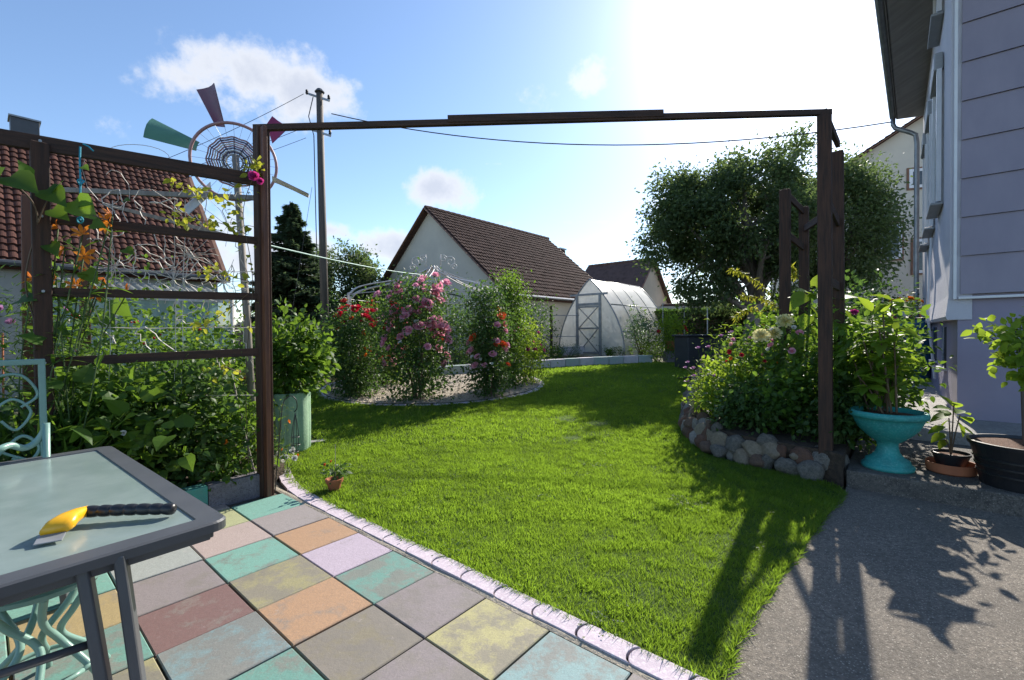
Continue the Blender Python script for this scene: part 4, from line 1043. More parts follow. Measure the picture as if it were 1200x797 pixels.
# second frame behind, further posts at the far left
pC = pt(100, 500, 4.9); pCt = at(99, 262, 4.9); b = MB(); b.bar((pC[0], pC[1], 0), (pCt.x, pCt.y, pCt.z), .085, .085, up=I); b.build('post', M['wood_red'], t, bevel=.005)
pD = pt(34, 500, 3.9); pDt = at(33, 230, 3.9); b = MB(); b.bar((pD[0], pD[1], 0), (pDt.x, pDt.y, pDt.z), .085, .085, up=I); b.build('post', M['wood_red'], t, bevel=.005)
x = pt(60, 222, 4.3); y = pt(298, 232, 4.25); b = MB(); b.bar(x, y, .03, .045, up=Z); b.build('back_rail', M['wood_grey'], t, bevel=.003)
x = pt(125, 240, 4.6); y = pt(290, 282, 4.4); b = MB(); b.bar(x, y, .03, .035, up=Z); b.build('back_rail', M['wood_grey'], t, bevel=.003)
x = pt(219, 243, 4.7); y = pt(252, 215, 4.6); 

# netting of wire and dried tendrils
t2 = thing('wire_netting', pA, 'tangled pale wire netting and dry tendrils hung behind the trellis rungs', 'netting')
b = MB()
def onnet(px, py): 
    s_ = (px-50)/255; D = 3.05+(3.9-3.05)*s_+.10; return pt(px, py, D)
nodes = {}
for gx in range(11):
    for gy in range(9): nodes[gx, gy] = (100+gx*20+rng.normal()*6+(10 if gy % 2 else 0), 232+gy*25+rng.normal()*6)
def wig(p, q, n=5, amp=2.2, r_=.0036):
    P = []
    for k in range(n+1):
        a = k/n; P.append(onnet(p[0]*(1-a)+q[0]*a+rng.normal()*amp*(0 < k < n), p[1]*(1-a)+q[1]*a+rng.normal()*amp*(0 < k < n)))
    b.tube(P, r_, 4, cap=False)
for (gx, gy), p in nodes.items():
    for dx, dy in ((1, 0), (0, 1), (1, 1)):
        if (gx+dx, gy+dy) in nodes and rng.random() < (.42 if dx == 0 or dy == 0 else .18): wig(p, nodes[gx+dx, gy+dy])
for c_ in ((135, 313), (203, 327), (262, 330), (222, 300)):
    for k in range(15):
        a = k/15*6.28+rng.normal()*.1; L0 = rng.uniform(22, 48); wig(c_, (c_[0]+L0*math.cos(a), c_[1]+L0*.75*math.sin(a)), 4, 1.2, .0024)
for y_ in (384, 463, 318): wig((105, y_), (300, y_), 8, .4, .003)
for x_ in (132, 205, 217): wig((x_, 235), (x_+rng.normal()*3, 470), 8, .6, .0032)
for k in range(6):
    x_ = rng.uniform(110, 290); y_ = rng.uniform(200, 260); P = [(x_+q*9*math.cos(q*.5+k), y_+q*8*math.sin(q*.6+k)) for q in range(7)]
    for p, q in zip(P[:-1], P[1:]): wig(p, q, 2, .5, .002)
an = np.linspace(0, 3.1, 12); P = [pt(163-36*math.cos(a), 177-12*math.sin(a)+ (a*3), 3.5) for a in an]; b.tube(P, .0025, 4, cap=False)
b.build('netting_wires', M['wire'], t2)
# turquoise twine
b = MB(); P = [pt(94, 172, 3.12), pt(93.5, 190, 3.12), pt(94.5, 214, 3.12), pt(93.5, 240, 3.12), pt(94, 258, 3.12)]
b.tube(P, .006, 6); c_ = P[-1]
b.tube([c_+np.array([.02*math.cos(a), 0, .02*math.sin(a)]) for a in np.linspace(0, 6.28, 12)], .006, 5)
c_ = P[2]
b.tube([c_+np.array([.016*math.cos(a), .01*math.sin(2*a), .02*math.sin(a)]) for a in np.linspace(0, 9, 14)], .006, 5)
b.tube([P[0]+np.array([0.02, 0, .02]), P[0]+np.array([.06, 0, .0]), P[0]+np.array([.09, 0, -.03])], .005, 5)
tag(b.build('twine', M['blue_rope'], origin=P[0]), 'turquoise twine knotted over the top rail of the trellis', 'rope')

# ================================================================== WIND WHEEL
Dw = 4.35; wc = pt(275, 190, Dw); pb = pt(301, 600, Dw); pb[2] = 0
t = thing('wind_wheel', pb, 'garden wind wheel made from a pink bicycle rim with coloured blades on a wooden pole', 'wind wheel')
pt_ = wc+np.array([.05, -.07, .04])
b = MB(); b.tube([pb, pb*.5+pt_*.5+np.array([.01, 0, 0]), pt_], [.036, .033, .03], 8); b.build('pole', M['wood_grey'], t, smooth=True)
nrm_ = np.array([.42, -.88, -.10]); nrm_ /= np.linalg.norm(nrm_); ax = np.cross(Z, nrm_); ax /= np.linalg.norm(ax); ay = np.cross(nrm_, ax)
Rr = .355
def wp(r_, a, off=0): return wc+ax*r_*math.cos(a)+ay*r_*math.sin(a)+nrm_*off
b = MB(); b.tube([wp(Rr, a) for a in np.linspace(0, 2*math.pi, 49)], .014, 8, cap=False); rim = b.build('rim', M['ring_pink'], t, smooth=True)
b = MB()
for k in range(28):
    a = k/28*2*math.pi; b.tube([wp(.03, a+.3*(-1)**k, .02*(-1)**k), wp(Rr, a)], .0016, 4, cap=False)
b.build('spokes', M['galv'], t)
for nm, mt_, rs in (('woven_ring', 'ring_pink', (.225, .185, .145)), ('woven_ring', 'woven_dark', (.205, .125, .09)), ('woven_ring', 'blade_white', (.165, .105, .07))):
    for r_ in rs:
        b = MB(); P = [wp(r_*(1+.02*math.cos(12*a)), a, .008*math.sin(12*a)) for a in np.linspace(0, 2*math.pi, 73)]; b.tube(P, .0085, 4, cap=False); b.build(nm, M[mt_], t)
b = MB()
for k in range(12):
    a = k*math.pi/6; b.tube([wp(.06, a), wp(.235, a)], .006, 4)
b.build('woven_spokes', M['woven_dark'], t)
b = MB(); b.tube([wp(0, 0, -.09), wp(0, 0, .05)], .022, 10); b.tube([pt_, wp(0, 0, -.08)], .012, 6); b.build('hub', M['galv'], t)
def blade(px_pts, m_, lab_, doff=(0, 0, 0, 0)):
    b = MB(); v = []
    for (x, y), d_ in zip(px_pts, doff):
        v.append(pt(x, y, Dw+d_))
    # subdivide as curved sheet: 0,1 outer edge, 2,3 inner edge
    n = 6; m2 = 4; P = []
    nn = np.cross(v[1]-v[0], v[3]-v[0]); nn /= np.linalg.norm(nn)+1e-9
    for i in range(n+1):
        a = i/n; e0 = v[0]*(1-a)+v[3]*a; e1 = v[1]*(1-a)+v[2]*a
        for j in range(m2+1):
            c_ = j/m2; P.append(e0*(1-c_)+e1*c_+nn*.03*math.sin(math.pi*c_)*(1-a*.6))
    k = len(P); P2 = [p+nn*.004 for p in P]; fs = []
    for i in range(n):
        for j in range(m2):
            q = i*(m2+1)+j; fs.append((q, q+1, q+m2+2, q+m2+1)); fs.append((k+q, k+q+m2+1, k+q+m2+2, k+q+1))
    b.add(P+P2, fs); o = b.build('blade', M[m_], t, smooth=True); o['label'] = lab_
blade([(230, 105), (250.5, 97), (263.5, 149), (252.5, 148)], 'blade_purple', 'dark purple blade', (.1, -.1, 0, 0))
blade([(178.5, 139), (168, 161), (230, 177), (234, 167)], 'blade_green', 'green blade', (.1, -.1, 0, 0))
blade([(319, 136), (341, 147), (319, 168), (312, 146)], 'blade_red', 'crimson blade', (.1, .0, 0, 0))
blade([(363, 229), (362, 227), (319, 206), (320, 213)], 'blade_white', 'white blade seen edge-on', (.12, -.12, -.03, .03))
blade([(219, 240), (221, 252), (250, 226), (247, 213)], 'blade_white', 'pale blade below the rim', (.1, -.1, 0, 0))
blade([(311, 262), (317, 277), (308, 236), (303, 236)], 'blade_white', 'small white blade behind the post', (.1, -.1, 0, 0))

# ================================================================== UTILITY POLE
pb = at(381, 385, 14.2); tp = at(374.5, 108, 14.2); base = np.array([pb.x, pb.y, gz(14.2)]); top = V3(tp)
t = thing('utility_pole', base, 'tall grey wooden utility pole with insulators, left of the pavilion', 'utility pole')
b = MB(); b.tube([base, base*.5+top*.5, top], [.125, .115, .10], 12); b.build('pole', M['pole_wood'], t, smooth=True)
b = MB(); b.lathe([(.001, .12), (.08, .09), (.15, 0), (.13, -.02)], c=top, n=12); b.build('cap', M['steel_dark'], t)
for zo, w_ in ((-.12, .45), (-1.2, .48)):
    b = MB(); p = top+Z*zo; b.bar(p-np.array([w_*.85, -.1, -.12*(w_ < .5)]), p+np.array([w_*.75, -.1, -.2]), .05, .06); b.build('bracket', M['galv'], t)
    for s_ in (-w_*.8, w_*.7):
        b = MB(); b.lathe([(.001, .11), (.035, .1), (.045, .05), (.03, .03), (.05, .0), (.02, -.04)], c=p+np.array([s_, -.02 if False else -.08, .05 if s_ < 0 else -.12]), n=8); b.build('insulator', M['black_plastic'], t)
b = MB(); b.tube([top+np.array([-.16, -.1, -.2]), top+np.array([-.3, -.12, -.8]), top+np.array([-.14, -.14, -1.4]), top*.4+base*.6+np.array([-.15, -.12, 0])], .015, 5); b.build('cable', M['black_wire'], t)
def wire(p, q, sag, m_, label, name='overhead_wire', r_=.008, group=None):
    b = MB(); P = [V3(p)*(1-a)+V3(q)*a-Z*sag*4*a*(1-a) for a in np.linspace(0, 1, 24)]; b.tube(P, r_, 5); o = b.build(name, M[m_], origin=P[0]); tag(o, label, 'wire', group); return o
L0 = V3((lc.x, lc.y, 0))-J*3.0
wire(top+np.array([-.45, -.1, -.1]), at(160, 200, 12.6), .1, 'black_wire', 'uppermost of the overhead wires running left from the utility pole')
wire(top+np.array([-.5, -.1, -1.15]), at(150, 216, 12.6), .1, 'black_wire', 'middle overhead wire running left from the lower insulators')
wire(top+np.array([-.4, -.1, -1.45]), at(150, 226, 12.6), .1, 'black_wire', 'lowest overhead wire running left from the utility pole', r_=.007)
wire(top+np.array([.4, -.1, -.72]), ge+Z*(ZE-.05), .75, 'black_wire', 'sagging black cable from utility pole to the lilac house gutter', r_=.016)
wire(top+np.array([-.2, -.2, -3]), top+np.array([-.75, -.6, -7.2]), .0, 'black_wire', 'thin stay wire hanging beside the utility pole', r_=.006)
wire(V3(at(313, 287, 3.9)), V3(at(497, 322, 9.3)), .04, 'pvc', 'pale green clothes line from trellis post to rose pavilion', name='clothes_line', r_=.007)
# ================================================================== TABLE, SCRAPER, CHAIRS
K0 = np.array([-1.0, 1.585, 0]); K1 = np.array([-2.38, 2.67, 0]); e1 = (K1-K0)/np.linalg.norm(K1-K0); e2 = np.array([-.618, -.786, 0]); TL = np.linalg.norm(K1-K0); TW = .95; ZT = .72
t = thing('garden_table', K0+e1*TL/2+e2*TW/2, 'dark metal garden table with frosted glass top on the coloured slabs', 'table')
def rrect(m_, rad, z, n=6):
    o = []
    for (cx_, cy_, a0) in ((m_+rad, m_+rad, 180), (TL-m_-rad, m_+rad, 270), (TL-m_-rad, TW-m_-rad, 0), (m_+rad, TW-m_-rad, 90)):
        for k in range(n+1):
            a = R(a0+90*k/n); o.append(K0+e1*(cx_+rad*math.cos(a))+e2*(cy_+rad*math.sin(a))+Z*z)
    return o
b = MB(); loops = [rrect(.0, .05, ZT-.034), rrect(0, .05, ZT-.006), rrect(.006, .048, ZT), rrect(.078, .012, ZT), rrect(.082, .01, ZT-.012), rrect(.082, .01, ZT-.034)]
n = len(loops[0]); v = [p for l in loops for p in l]; fs = []
for k in range(len(loops)):
    k2 = (k+1) % len(loops)
    for q in range(n): fs.append((k*n+q, k*n+(q+1) % n, k2*n+(q+1) % n, k2*n+q))
b.add(v, fs); b.build('frame', M['steel_dark'], t)
b = MB(); l = rrect(.078, .01, ZT-.006); l2 = [p-Z*.006 for p in l]; b.add(l+l2, [tuple(range(n)), tuple(range(n, 2*n))[::-1]]+[(k, n+k, n+(k+1) % n, (k+1) % n) for k in range(n)]); b.build('glass_top', M['table_glass'], t)
b = MB()
c_ = [K0+e1*.05+e2*.05, K1-e1*.05+e2*.05, K1-e1*.05+e2*(TW-.05), K0+e1*.05+e2*(TW-.05)]
for k in range(4): b.bar(c_[k]+Z*(ZT-.052), c_[(k+1) % 4]+Z*(ZT-.052), .03, .036, up=Z)
b.build('apron', M['steel_dark'], t, bevel=.004)
def leg(x, y, w_=.085, nm='leg'):
    b = MB(); b.bar(x, y, w_, .03, up=e1*.3+e2); b.build(nm, M['steel_dark'], t, bevel=.009, segs=3)
la, lb = np.array([-1.13, 1.316, ZT-.02])+e1*.105, np.array([-1.04, 1.30, 0.01])+e1*.085; leg(la, lb)
ba, bb = np.array([-1.195, 1.262, ZT-.02])+e1*.10, np.array([-1.085, 1.25, 0.01])+e1*.08; leg(ba, bb, .075)
sh = e2*(TW-.32)
leg(la+sh, lb+sh); leg(ba+sh, bb+sh, .075)
sh2 = e1*(TL-.3)
leg(la+sh2, lb+sh2+e1*.02); leg(la+sh2+sh, lb+sh2+sh)
b = MB(); m_ = ba+(bb-ba)*.34; b.tube([m_, m_+sh+Z*.06], .012, 8); b.build('crossbar', M['steel_dark'], t, smooth=True)
b = MB(); m_ = la+(lb-la)*.3+sh2; b.tube([m_, m_+sh], .012, 8); b.build('crossbar', M['steel_dark'], t, smooth=True)

def onz(px, py, z):
    d = ray(px, py); k = (z-CH)/d[2]; return np.array([d[0]*k, d[1]*k, z])
t = thing('ice_scraper', onz(120, 605, ZT), 'yellow ice scraper with ribbed black handle lying on the glass table', 'ice scraper')
b = MB(); h0, h1 = onz(206, 596.5, ZT+.021), onz(100, 600, ZT+.032); P = []; rr = []
for k in range(61):
    a = k/60; P.append(h0+(h1-h0)*a+Z*.003*math.sin(a*3)); r_ = .018+.0025*abs(math.sin(a*math.pi*7))-.003*(abs((a*7) % 1-.5) > .44); r_ *= (.55 if k == 0 else .9 if k == 1 else 1); rr.append(r_)
b.tube(P, rr, 14); b.build('handle', M['black_plastic'], t, smooth=True)
b = MB(); secs = []
dirh = (h1-h0)/np.linalg.norm(h1-h0)
cent = [(104, 598.5), (92, 602), (80, 608), (71, 615), (64, 622)]; wid = [.018, .022, .030, .038, .036]; thk = [.017, .019, .022, .022, .014]; zz = [.032, .036, .038, .034, .024]
prevd = None; rings_ = []
for k, (c_, w_, h_, z_) in enumerate(zip(cent, wid, thk, zz)):
    p = onz(*c_, ZT+z_); nx_ = onz(*cent[min(k+1, 4)], ZT)-onz(*cent[max(k-1, 0)], ZT); nx_ /= np.linalg.norm(nx_); sd = np.cross(Z, nx_)
    rings_.append([p+sd*w_*math.copysign(abs(math.cos(a))**.7, math.cos(a))+Z*h_*math.copysign(abs(math.sin(a))**.7, math.sin(a)) for a in np.arange(16)*2*math.pi/16])
v = [p for r_ in rings_ for p in r_]; fs = [(i*16+j, i*16+(j+1) % 16, (i+1)*16+(j+1) % 16, (i+1)*16+j) for i in range(4) for j in range(16)]+[tuple(range(16))[::-1], tuple(range(64, 80))]
b.add(v, fs); b.build('scraper_head', M['yellow_plastic'], t, smooth=True)
b = MB(); p = onz(64, 622, ZT+.018); q = onz(57, 634, ZT+.006); d = (q-p)/np.linalg.norm(q-p); sd = np.cross(Z, d); sd /= np.linalg.norm(sd)
b.bar(p-d*.01, q+d*.010, .066, .004, up=Z); b.build('blade', M['blade_grey'], t, bevel=.0015)

def curve(pts, n=10):
    P = [V3(p) for p in pts]; o = []
    for k in range(len(P)-1):
        p0, p1, p2, p3 = P[max(k-1, 0)], P[k], P[k+1], P[min(k+2, len(P)-1)]
        for s in range(n):
            a = s/n; o.append(.5*((2*p1)+(-p0+p2)*a+(2*p0-5*p1+4*p2-p3)*a*a+(-p0+3*p1-3*p2+p3)*a**3))
    o.append(P[-1]); return o
Q = np.array([-2.83, 2.72, 0]); bk = -I*.58; fw = J*.46
t = thing('garden_chair', Q+bk/2+fw/2, 'sage green wrought metal garden chair with scrolled backrest behind the glass table', 'chair')
ht = 1.215; w0 = np.linalg.norm(bk)
def B(u, z, f=0.0): return Q-I*u+Z*z+J*f-J*.05*max(0, z-.45)
b = MB()
b.bar(B(0, .45), B(0, ht), .032, .032, up=I); b.bar(B(w0, .45), B(w0, ht), .032, .032, up=I); b.bar(B(-.016, ht), B(w0+.016, ht), .034, .034, up=Z)
b.bar(B(0, .55), B(w0, .55), .022, .022, up=Z); b.build('backrest_frame', M['green_metal'], t, bevel=.005)
b = MB()
for s_ in (1, -1):
    c0 = w0/2
    X_ = lambda u: c0+s_*u
    b.tube(curve([B(X_(.29), .60), B(X_(.10), .72), B(X_(.06), .88), B(X_(.16), 1.0), B(X_(.24), .92), B(X_(.18), .82), B(X_(.12), .88)]), .0075, 8)
    b.tube(curve([B(X_(0), 1.0), B(X_(.08), 1.12), B(X_(.20), 1.14), B(X_(.27), 1.02), B(X_(.20), .95)]), .0075, 8)
    b.tube(curve([B(X_(.02), .6), B(X_(.10), .68), B(X_(.20), .78), B(X_(.27), .70), B(X_(.22), .62), B(X_(.16), .66)]), .009, 8)
b.build('scrollwork', M['green_metal'], t, smooth=True)
b = MB(); q = [B(0, .45), B(w0, .45), B(w0, .45, .46), B(0, .45, .46)]; b.prism([(p[0], p[1]) for p in q], .435, .455)
b.build('seat', M['green_metal'], t, bevel=.006)
for pth in ([(54, 497, 2.42), (50, 508, 2.42), (41, 519, 2.40), (28, 525, 2.36), (12, 522, 2.30), (-5, 527, 2.24), (-40, 530, 2.2)],):
    b = MB(); b.tube(curve([pt(*p) for p in pth]), .0165, 10); b.build('armrest', M['green_metal'], t, smooth=True)
b = MB(); b.tube([pt(54, 496, 2.42), np.array([*pt(53, 560, 2.42)[:2], .02])], .016, 10); b.build('leg', M['green_metal'], t, smooth=True)
for (u, f) in ((0, 0), (w0, 0), (w0, .46)):
    b = MB(); b.tube([B(u, .45, f), B(u, .0, f-.02)], .014, 8); b.build('leg', M['green_metal'], t, smooth=True)
# stool under the table
sc = np.array([-1.78, 1.68, 0]); t = thing('garden_stool', sc, 'sage green metal stool with curved crossing legs, tucked under the glass table', 'stool')
b = MB(); b.lathe([(.001, .445), (.19, .445), (.2, .45), (.2, .465), (.19, .47), (.001, .47)], c=sc, n=28); b.build('seat', M['green_metal'], t, smooth=False)
for k in range(6):
    a = k*math.pi/3+.35; ca, sa = math.cos(a), math.sin(a); a2 = a+.9; cb, sb = math.cos(a2), math.sin(a2)
    b = MB(); b.tube(curve([sc+np.array([.17*ca, .17*sa, .445]), sc+np.array([.10*ca, .10*sa, .33]), sc+np.array([.06*cb, .06*sb, .22]), sc+np.array([.16*cb, .16*sb, .10]), sc+np.array([.21*cb, .21*sb, .01])]), .0125, 10); b.build('leg', M['green_metal'], t, smooth=True)
b = MB(); b.tube([sc+np.array([.155*math.cos(a), .155*math.sin(a), .11]) for a in np.linspace(0, 6.283, 33)], .009, 8); b.build('foot_ring', M['green_metal'], t, smooth=True)

# ================================================================== LEFT BED
blk = [('block_grey', (305, 582), (249, 598.6), 'rough grey pumice block edging the left bed, nearest the pergola post')]
d0 = -I
def bedblock(s0, s1, mm, lab_, top=.185):
    a = LB0+np.array([.0, -.0, 0]); p = a-I*s0; q = a-I*s1; p = p-J*.06; q = q-J*.06
    b = MB(); b.bar(p+Z*(top/2-.01), q+Z*(top/2-.01), .12, top+.02, up=Z); tag(b.build('edging_block', M[mm], origin=(p+q)/2, bevel=.006), lab_, 'edging block', 'blocks edging the left bed')
bedblock(.0, .40, 'block_grey', 'rough grey pumice block edging the left bed, beside the pergola post')
bedblock(.405, .80, 'block_teal', 'teal painted block edging the left bed, next to the grey pumice block')
bedblock(.805, 1.2, 'block_grey', 'grey pumice block edging the left bed behind the table corner')
bedblock(1.205, 1.6, 'block_pale', 'pale green block edging the left bed behind the glass table')
def lb(a, c): p = LB0-I*a-J*c; return (p[0], p[1], .1)
bush('herb_bush', 'dense leafy green herb at the front corner of the left bed', 'plant', lb(.12, .32), .26, .26, .62, 1500, .055, 'leaf', T_BROAD, blooms=[('orange_small', 2, .028, (.45, .7))])
bush('leafy_bush', 'mid green leafy bush in the left bed behind the pumice block', 'plant', lb(.45, .40), .36, .33, .98, 2600, .065, 'leaf_dark', T_BROAD, k=40)
bush('leafy_bush', 'bright green leafy bush in the left bed against the trellis middle', 'plant', lb(.85, .45), .36, .35, 1.0, 2400, .065, 'leaf', T_BROAD, k=40)
bush('bean_plant', 'low bean plant with large broad leaves in the left bed', 'plant', lb(1.0, .24), .42, .16, .95, 230, .12, 'leaf', T_HEART, k=24, blooms=[('rose_white', 2, .02, (.5, .9))])
bush('leafy_bush', 'dark leafy bush in the left bed beside the near trellis post', 'plant', lb(1.6, .35), .4, .35, .8, 2200, .06, 'leaf_dark', T_BROAD, k=34)
bush('raspberry_bush', 'tall loose raspberry bush with red berries behind the trellis', 'plant', lb(.75, 1.25), .55, .5, 1.7, 2000, .055, 'leaf', T_BROAD, k=55, blooms=[('berry', 26, .014, (.5, .98))], stem_m='stem_brown', shape='col')
bush('currant_bush', 'currant bush with yellowish leaves and red berries at the bed centre', 'plant', lb(.25, 1.15), .5, .5, 1.35, 3000, .05, 'leaf', T_BROAD, k=50, blooms=[('berry', 18, .014, (.5, .98))], stem_m='stem_brown')
bush('phlox_plant', 'phlox with pale mauve flower heads behind the left trellis', 'plant', lb(1.35, 1.2), .45, .4, 1.5, 2600, .06, 'leaf_dark', T_LONG, k=40, blooms=[('rose_mauve', 7, .03, (.85, 1.0)), ('rose_white', 6, .02, (.8, 1))], shape='col')
bush('dark_shrub', 'dark green shrub deep in the left bed near the lean-to', 'shrub', lb(.4, 2.4), .8, .7, 1.35, 3600, .06, 'leaf_dark', T_BROAD, k=50)
bush('dark_shrub', 'dark leafy shrub at the far left behind the garden chair', 'shrub', lb(2.6, 1.2), .8, .7, 1.5, 4200, .075, 'leaf_dark', T_LONG, k=50, blooms=[('rose_pink', 9, .035, (.8, .95))])
bush('tall_shrub', 'tall green shrub in front of the grey garage wall', 'shrub', lb(2.8, 2.6), .8, .8, 1.9, 3600, .07, 'leaf', T_BROAD, k=50)
bush('leafy_shrub', 'mid green shrub under the corrugated lean-to roof', 'shrub', lb(-.2, 3.0), .7, .6, 1.25, 3200, .06, 'leaf', T_BROAD, k=50)
# stakes
b = MB(); b.tube([pt(272, 440, 3.95), pt(285, 500, 3.9), pt(300, 560, 3.85)], .007, 6); tag(b.build('bamboo_stake', M['wood_grey'], origin=pt(300, 560, 3.85)), 'thin leaning bamboo stake beside the dark pergola post', 'stake')
b = MB(); b.tube([pt(3, 390, 4.2), pt(4, 470, 4.2)], .008, 6); tag(b.build('bamboo_stake', M['terracotta'], origin=pt(4, 470, 4.2)), 'short orange stake at the far left behind the chair', 'stake')
# daylilies
t = thing('lily_clump', lb(1.25, .28), 'tall lily clump with orange trumpet blooms on the left trellis', 'flower')
b = MB(); base = np.array(lb(1.25, .28)); 
fl_ = [(68, 268, 3.1), (76, 290, 3.12), (60, 305, 3.1), (66, 327, 3.1), (98, 300, 3.25), (128, 262, 3.2), (132, 252, 3.2), (97, 275, 3.15), (40, 328, 3.15), (106, 318, 3.3), (122, 325, 3.35), (112, 345, 3.3), (150, 342, 3.4), (88, 335, 3.2)]
st_ = []
for k, f in enumerate(fl_):
    p = pt(*f); b0 = base+np.array([rng.normal()*.1, rng.normal()*.08, 0]); P = curve([b0, (b0*.5+p*.5)+np.array([rng.normal()*.04, 0, .1]), p], 5); st_.append(P); b.tube(P, .0045, 5)
b.build('stems', M['stem'], t, smooth=True)
for k, f in enumerate(fl_):
    d = Vector((rng.normal()*.9-.3, -.5+rng.normal()*.3, rng.normal()*.45+.15)); link_copy(PROTO['lily'], t, pt(*f), face_rot(d), rng.uniform(.034, .05))
b = MB()
for P in st_:
    P = np.array(P)[2:-1]; n = 26; ix = rng.integers(0, len(P), n); A = unit(n); A[:, 2] = np.abs(A[:, 2])*.6
    b.scatter(T_LONG, P[ix], A, np.array([0, 0, 1.0])+unit(n)*.4, .13*rng.uniform(.6, 1.2, n), 1.1)
n = 160; P = base+np.stack([rng.normal(size=n)*.12, rng.normal(size=n)*.10, np.zeros(n)], 1); A = unit(n)*.42; A[:, 2] = 1
b.scatter(T_LONG, P, A, unit(n), rng.uniform(.5, .95, n), .35)
b.build('foliage', M['leaf'], t, attr=True, smooth=True)
# climbing bean
t = thing('climbing_bean', (pB[0]-.1, pB[1]-.02, 0), 'climbing bean with large heart-shaped leaves at the top of the near trellis post', 'climber')
b = MB(); P = curve([(pB[0]-.1, pB[1]-.03, .0), pt(45, 420, 3.0), pt(30, 330, 3.0), pt(44, 255, 3.0), pt(20, 218, 2.9), pt(-20, 200, 2.8)]); b.tube(P, .005, 5)
b.tube(curve([pt(44, 262, 3.0), pt(60, 232, 3.0), pt(90, 245, 3.0), pt(125, 258, 3.0)]), .004, 5); b.build('stems', M['stem_brown'], t, smooth=True)
b = MB(); lf = [((-8, 195), (-30, 210), .24, 2.75), ((12, 207), (50, 222), .2, 2.8), ((33, 205), (24, 188), .09, 2.9), ((55, 222), (78, 240), .17, 2.95), ((66, 230), (66, 205), .13, 3.0), ((88, 235), (112, 258), .19, 3.0), ((95, 240), (118, 232), .09, 3.0),
     ((108, 262), (138, 266), .10, 3.0), ((62, 245), (90, 262), .13, 3.0), ((58, 285), (70, 305), .11, 3.05), ((22, 352), (42, 345), .14, 3.0), ((100, 318), (122, 338), .13, 3.2), ((75, 340), (95, 365), .12, 3.2), ((146, 292), (168, 300), .09, 3.3), ((145, 235), (160, 230), .06, 3.2),
     ((97, 195), (110, 200), .06, 3.0), ((135, 350), (160, 395), .19, 3.5), ((120, 370), (140, 395), .15, 3.5), ((60, 385), (92, 398), .15, 3.2), ((50, 400), (30, 392), .12, 3.0), ((105, 430), (135, 455), .16, 3.4), ((80, 440), (110, 470), .15, 3.3)]
for (p, q, s_, D_) in lf:
    a = pt(*p, D_); c_ = pt(*q, D_-.06); A = c_-a; Nn = np.array([rng.normal()*.3, -.75, .65+rng.normal()*.2]); b.scatter(T_HEART, a, A, Nn, s_, 1.0)
b.build('leaves', M['leaf'], t, attr=True, smooth=True)
# vine on trellis right
t = thing('trellis_vine', (pA[0]-.1, pA[1]-.05, 0), 'yellowish green vine with a magenta flower, climbing the trellis by the inner post', 'climber')
b = MB(); paths = [[(292, 560, 3.8), (288, 440, 3.8), (296, 330, 3.78), (285, 250, 3.75), (300, 200, 3.72), (303, 188, 3.7)], [(285, 250, 3.75), (255, 228, 3.7), (232, 225, 3.6), (205, 215, 3.5)], [(290, 275, 3.75), (260, 262, 3.65), (232, 258, 3.6), (200, 250, 3.5)], [(292, 330, 3.75), (262, 322, 3.7), (235, 318, 3.6)], [(290, 345, 3.75), (255, 372, 3.7), (230, 385, 3.7)], [(288, 440, 3.8), (262, 430, 3.7), (240, 437, 3.7)]]
allp = []
for p in paths:
    P = curve([pt(*q) for q in p], 8); b.tube(P, .003, 4); allp += P[(12 if p is paths[0] else 2):]
b.build('stems', M['stem_brown'], t)
b = MB(); allp = np.array(allp); foliage(b, allp, .035, 250, .055, T_BROAD, up=.3, droop=.2); b.build('leaves', M['leaf_yellow'], t, attr=True)
link_copy(PROTO['rose_magenta'], t, pt(298, 208, 3.66), face_rot((.2, -1, .3)), .045); link_copy(PROTO['rose_magenta'], t, pt(305, 213, 3.66), face_rot((.4, -1, 0)), .03)
# small things by the kerb
bush('daisy_plant', 'small daisy plant with white flowers on the kerb by the barrel', 'flower', G(337, 556), .13, .13, .25, 220, .035, 'leaf_lime', T_LONG, k=14, blooms=[('rose_white', 7, .026, (.7, 1)), ('orange_small', 2, .016, (.7, 1))], sr=.002)
bush('marigold', 'small orange marigold growing at the foot of the dark pergola post', 'flower', lb(-.12, .25), .12, .12, .3, 260, .035, 'leaf', T_LONG, k=14, blooms=[('orange_small', 3, .026, (.8, 1))], sr=.002)
bush('poppy_plant', 'straggly plant with orange and yellow blooms in front of the green barrel', 'flower', G(327, 545), .10, .12, .62, 160, .045, 'leaf_lime', T_LONG, k=14, blooms=[('orange_small', 4, .03, (.7, 1)), ('rose_white', 1, .035, (.6, .7))], sr=.003, shape='col')

# ================================================================== BARREL PLANTER & HOOK
bb_ = G(341, 527); bb_ = np.array([bb_.x, bb_.y, gz(bb_.y)]); t = thing('planter_barrel', bb_, 'pale green ribbed tall round planter at the bend of the kerb', 'planter')
b = MB(); n = 72; hB = .68; V = []; prof = [(.205, 0), (.215, .03), (.22, .3), (.222, hB-.02), (.215, hB), (.195, hB), (.19, hB-.06)]
for r_, z_ in prof:
    for k in range(n):
        a = k/n*2*math.pi; rb_ = r_-(.012 if (k % 8 in (0, 1)) and z_ < hB-.01 and r_ > .2 else 0); V.append(bb_+np.array([rb_*math.cos(a), rb_*math.sin(a), z_]))
b.add(V, [(i*n+j, i*n+(j+1) % n, (i+1)*n+(j+1) % n, (i+1)*n+j) for i in range(len(prof)-1) for j in range(n)]); b.build('wall', M['barrel_green'], t, smooth=True)
b = MB(); b.lathe([(.001, hB-.06), (.193, hB-.06)], c=bb_, n=32); b.build('soil', M['soil'], t)
bush('peony_plant', 'bushy bright green plant filling the pale green planter', 'plant', bb_+Z*(hB-.06), .33, .3, .95, 2200, .085, 'leaf', T_BROAD, k=40)
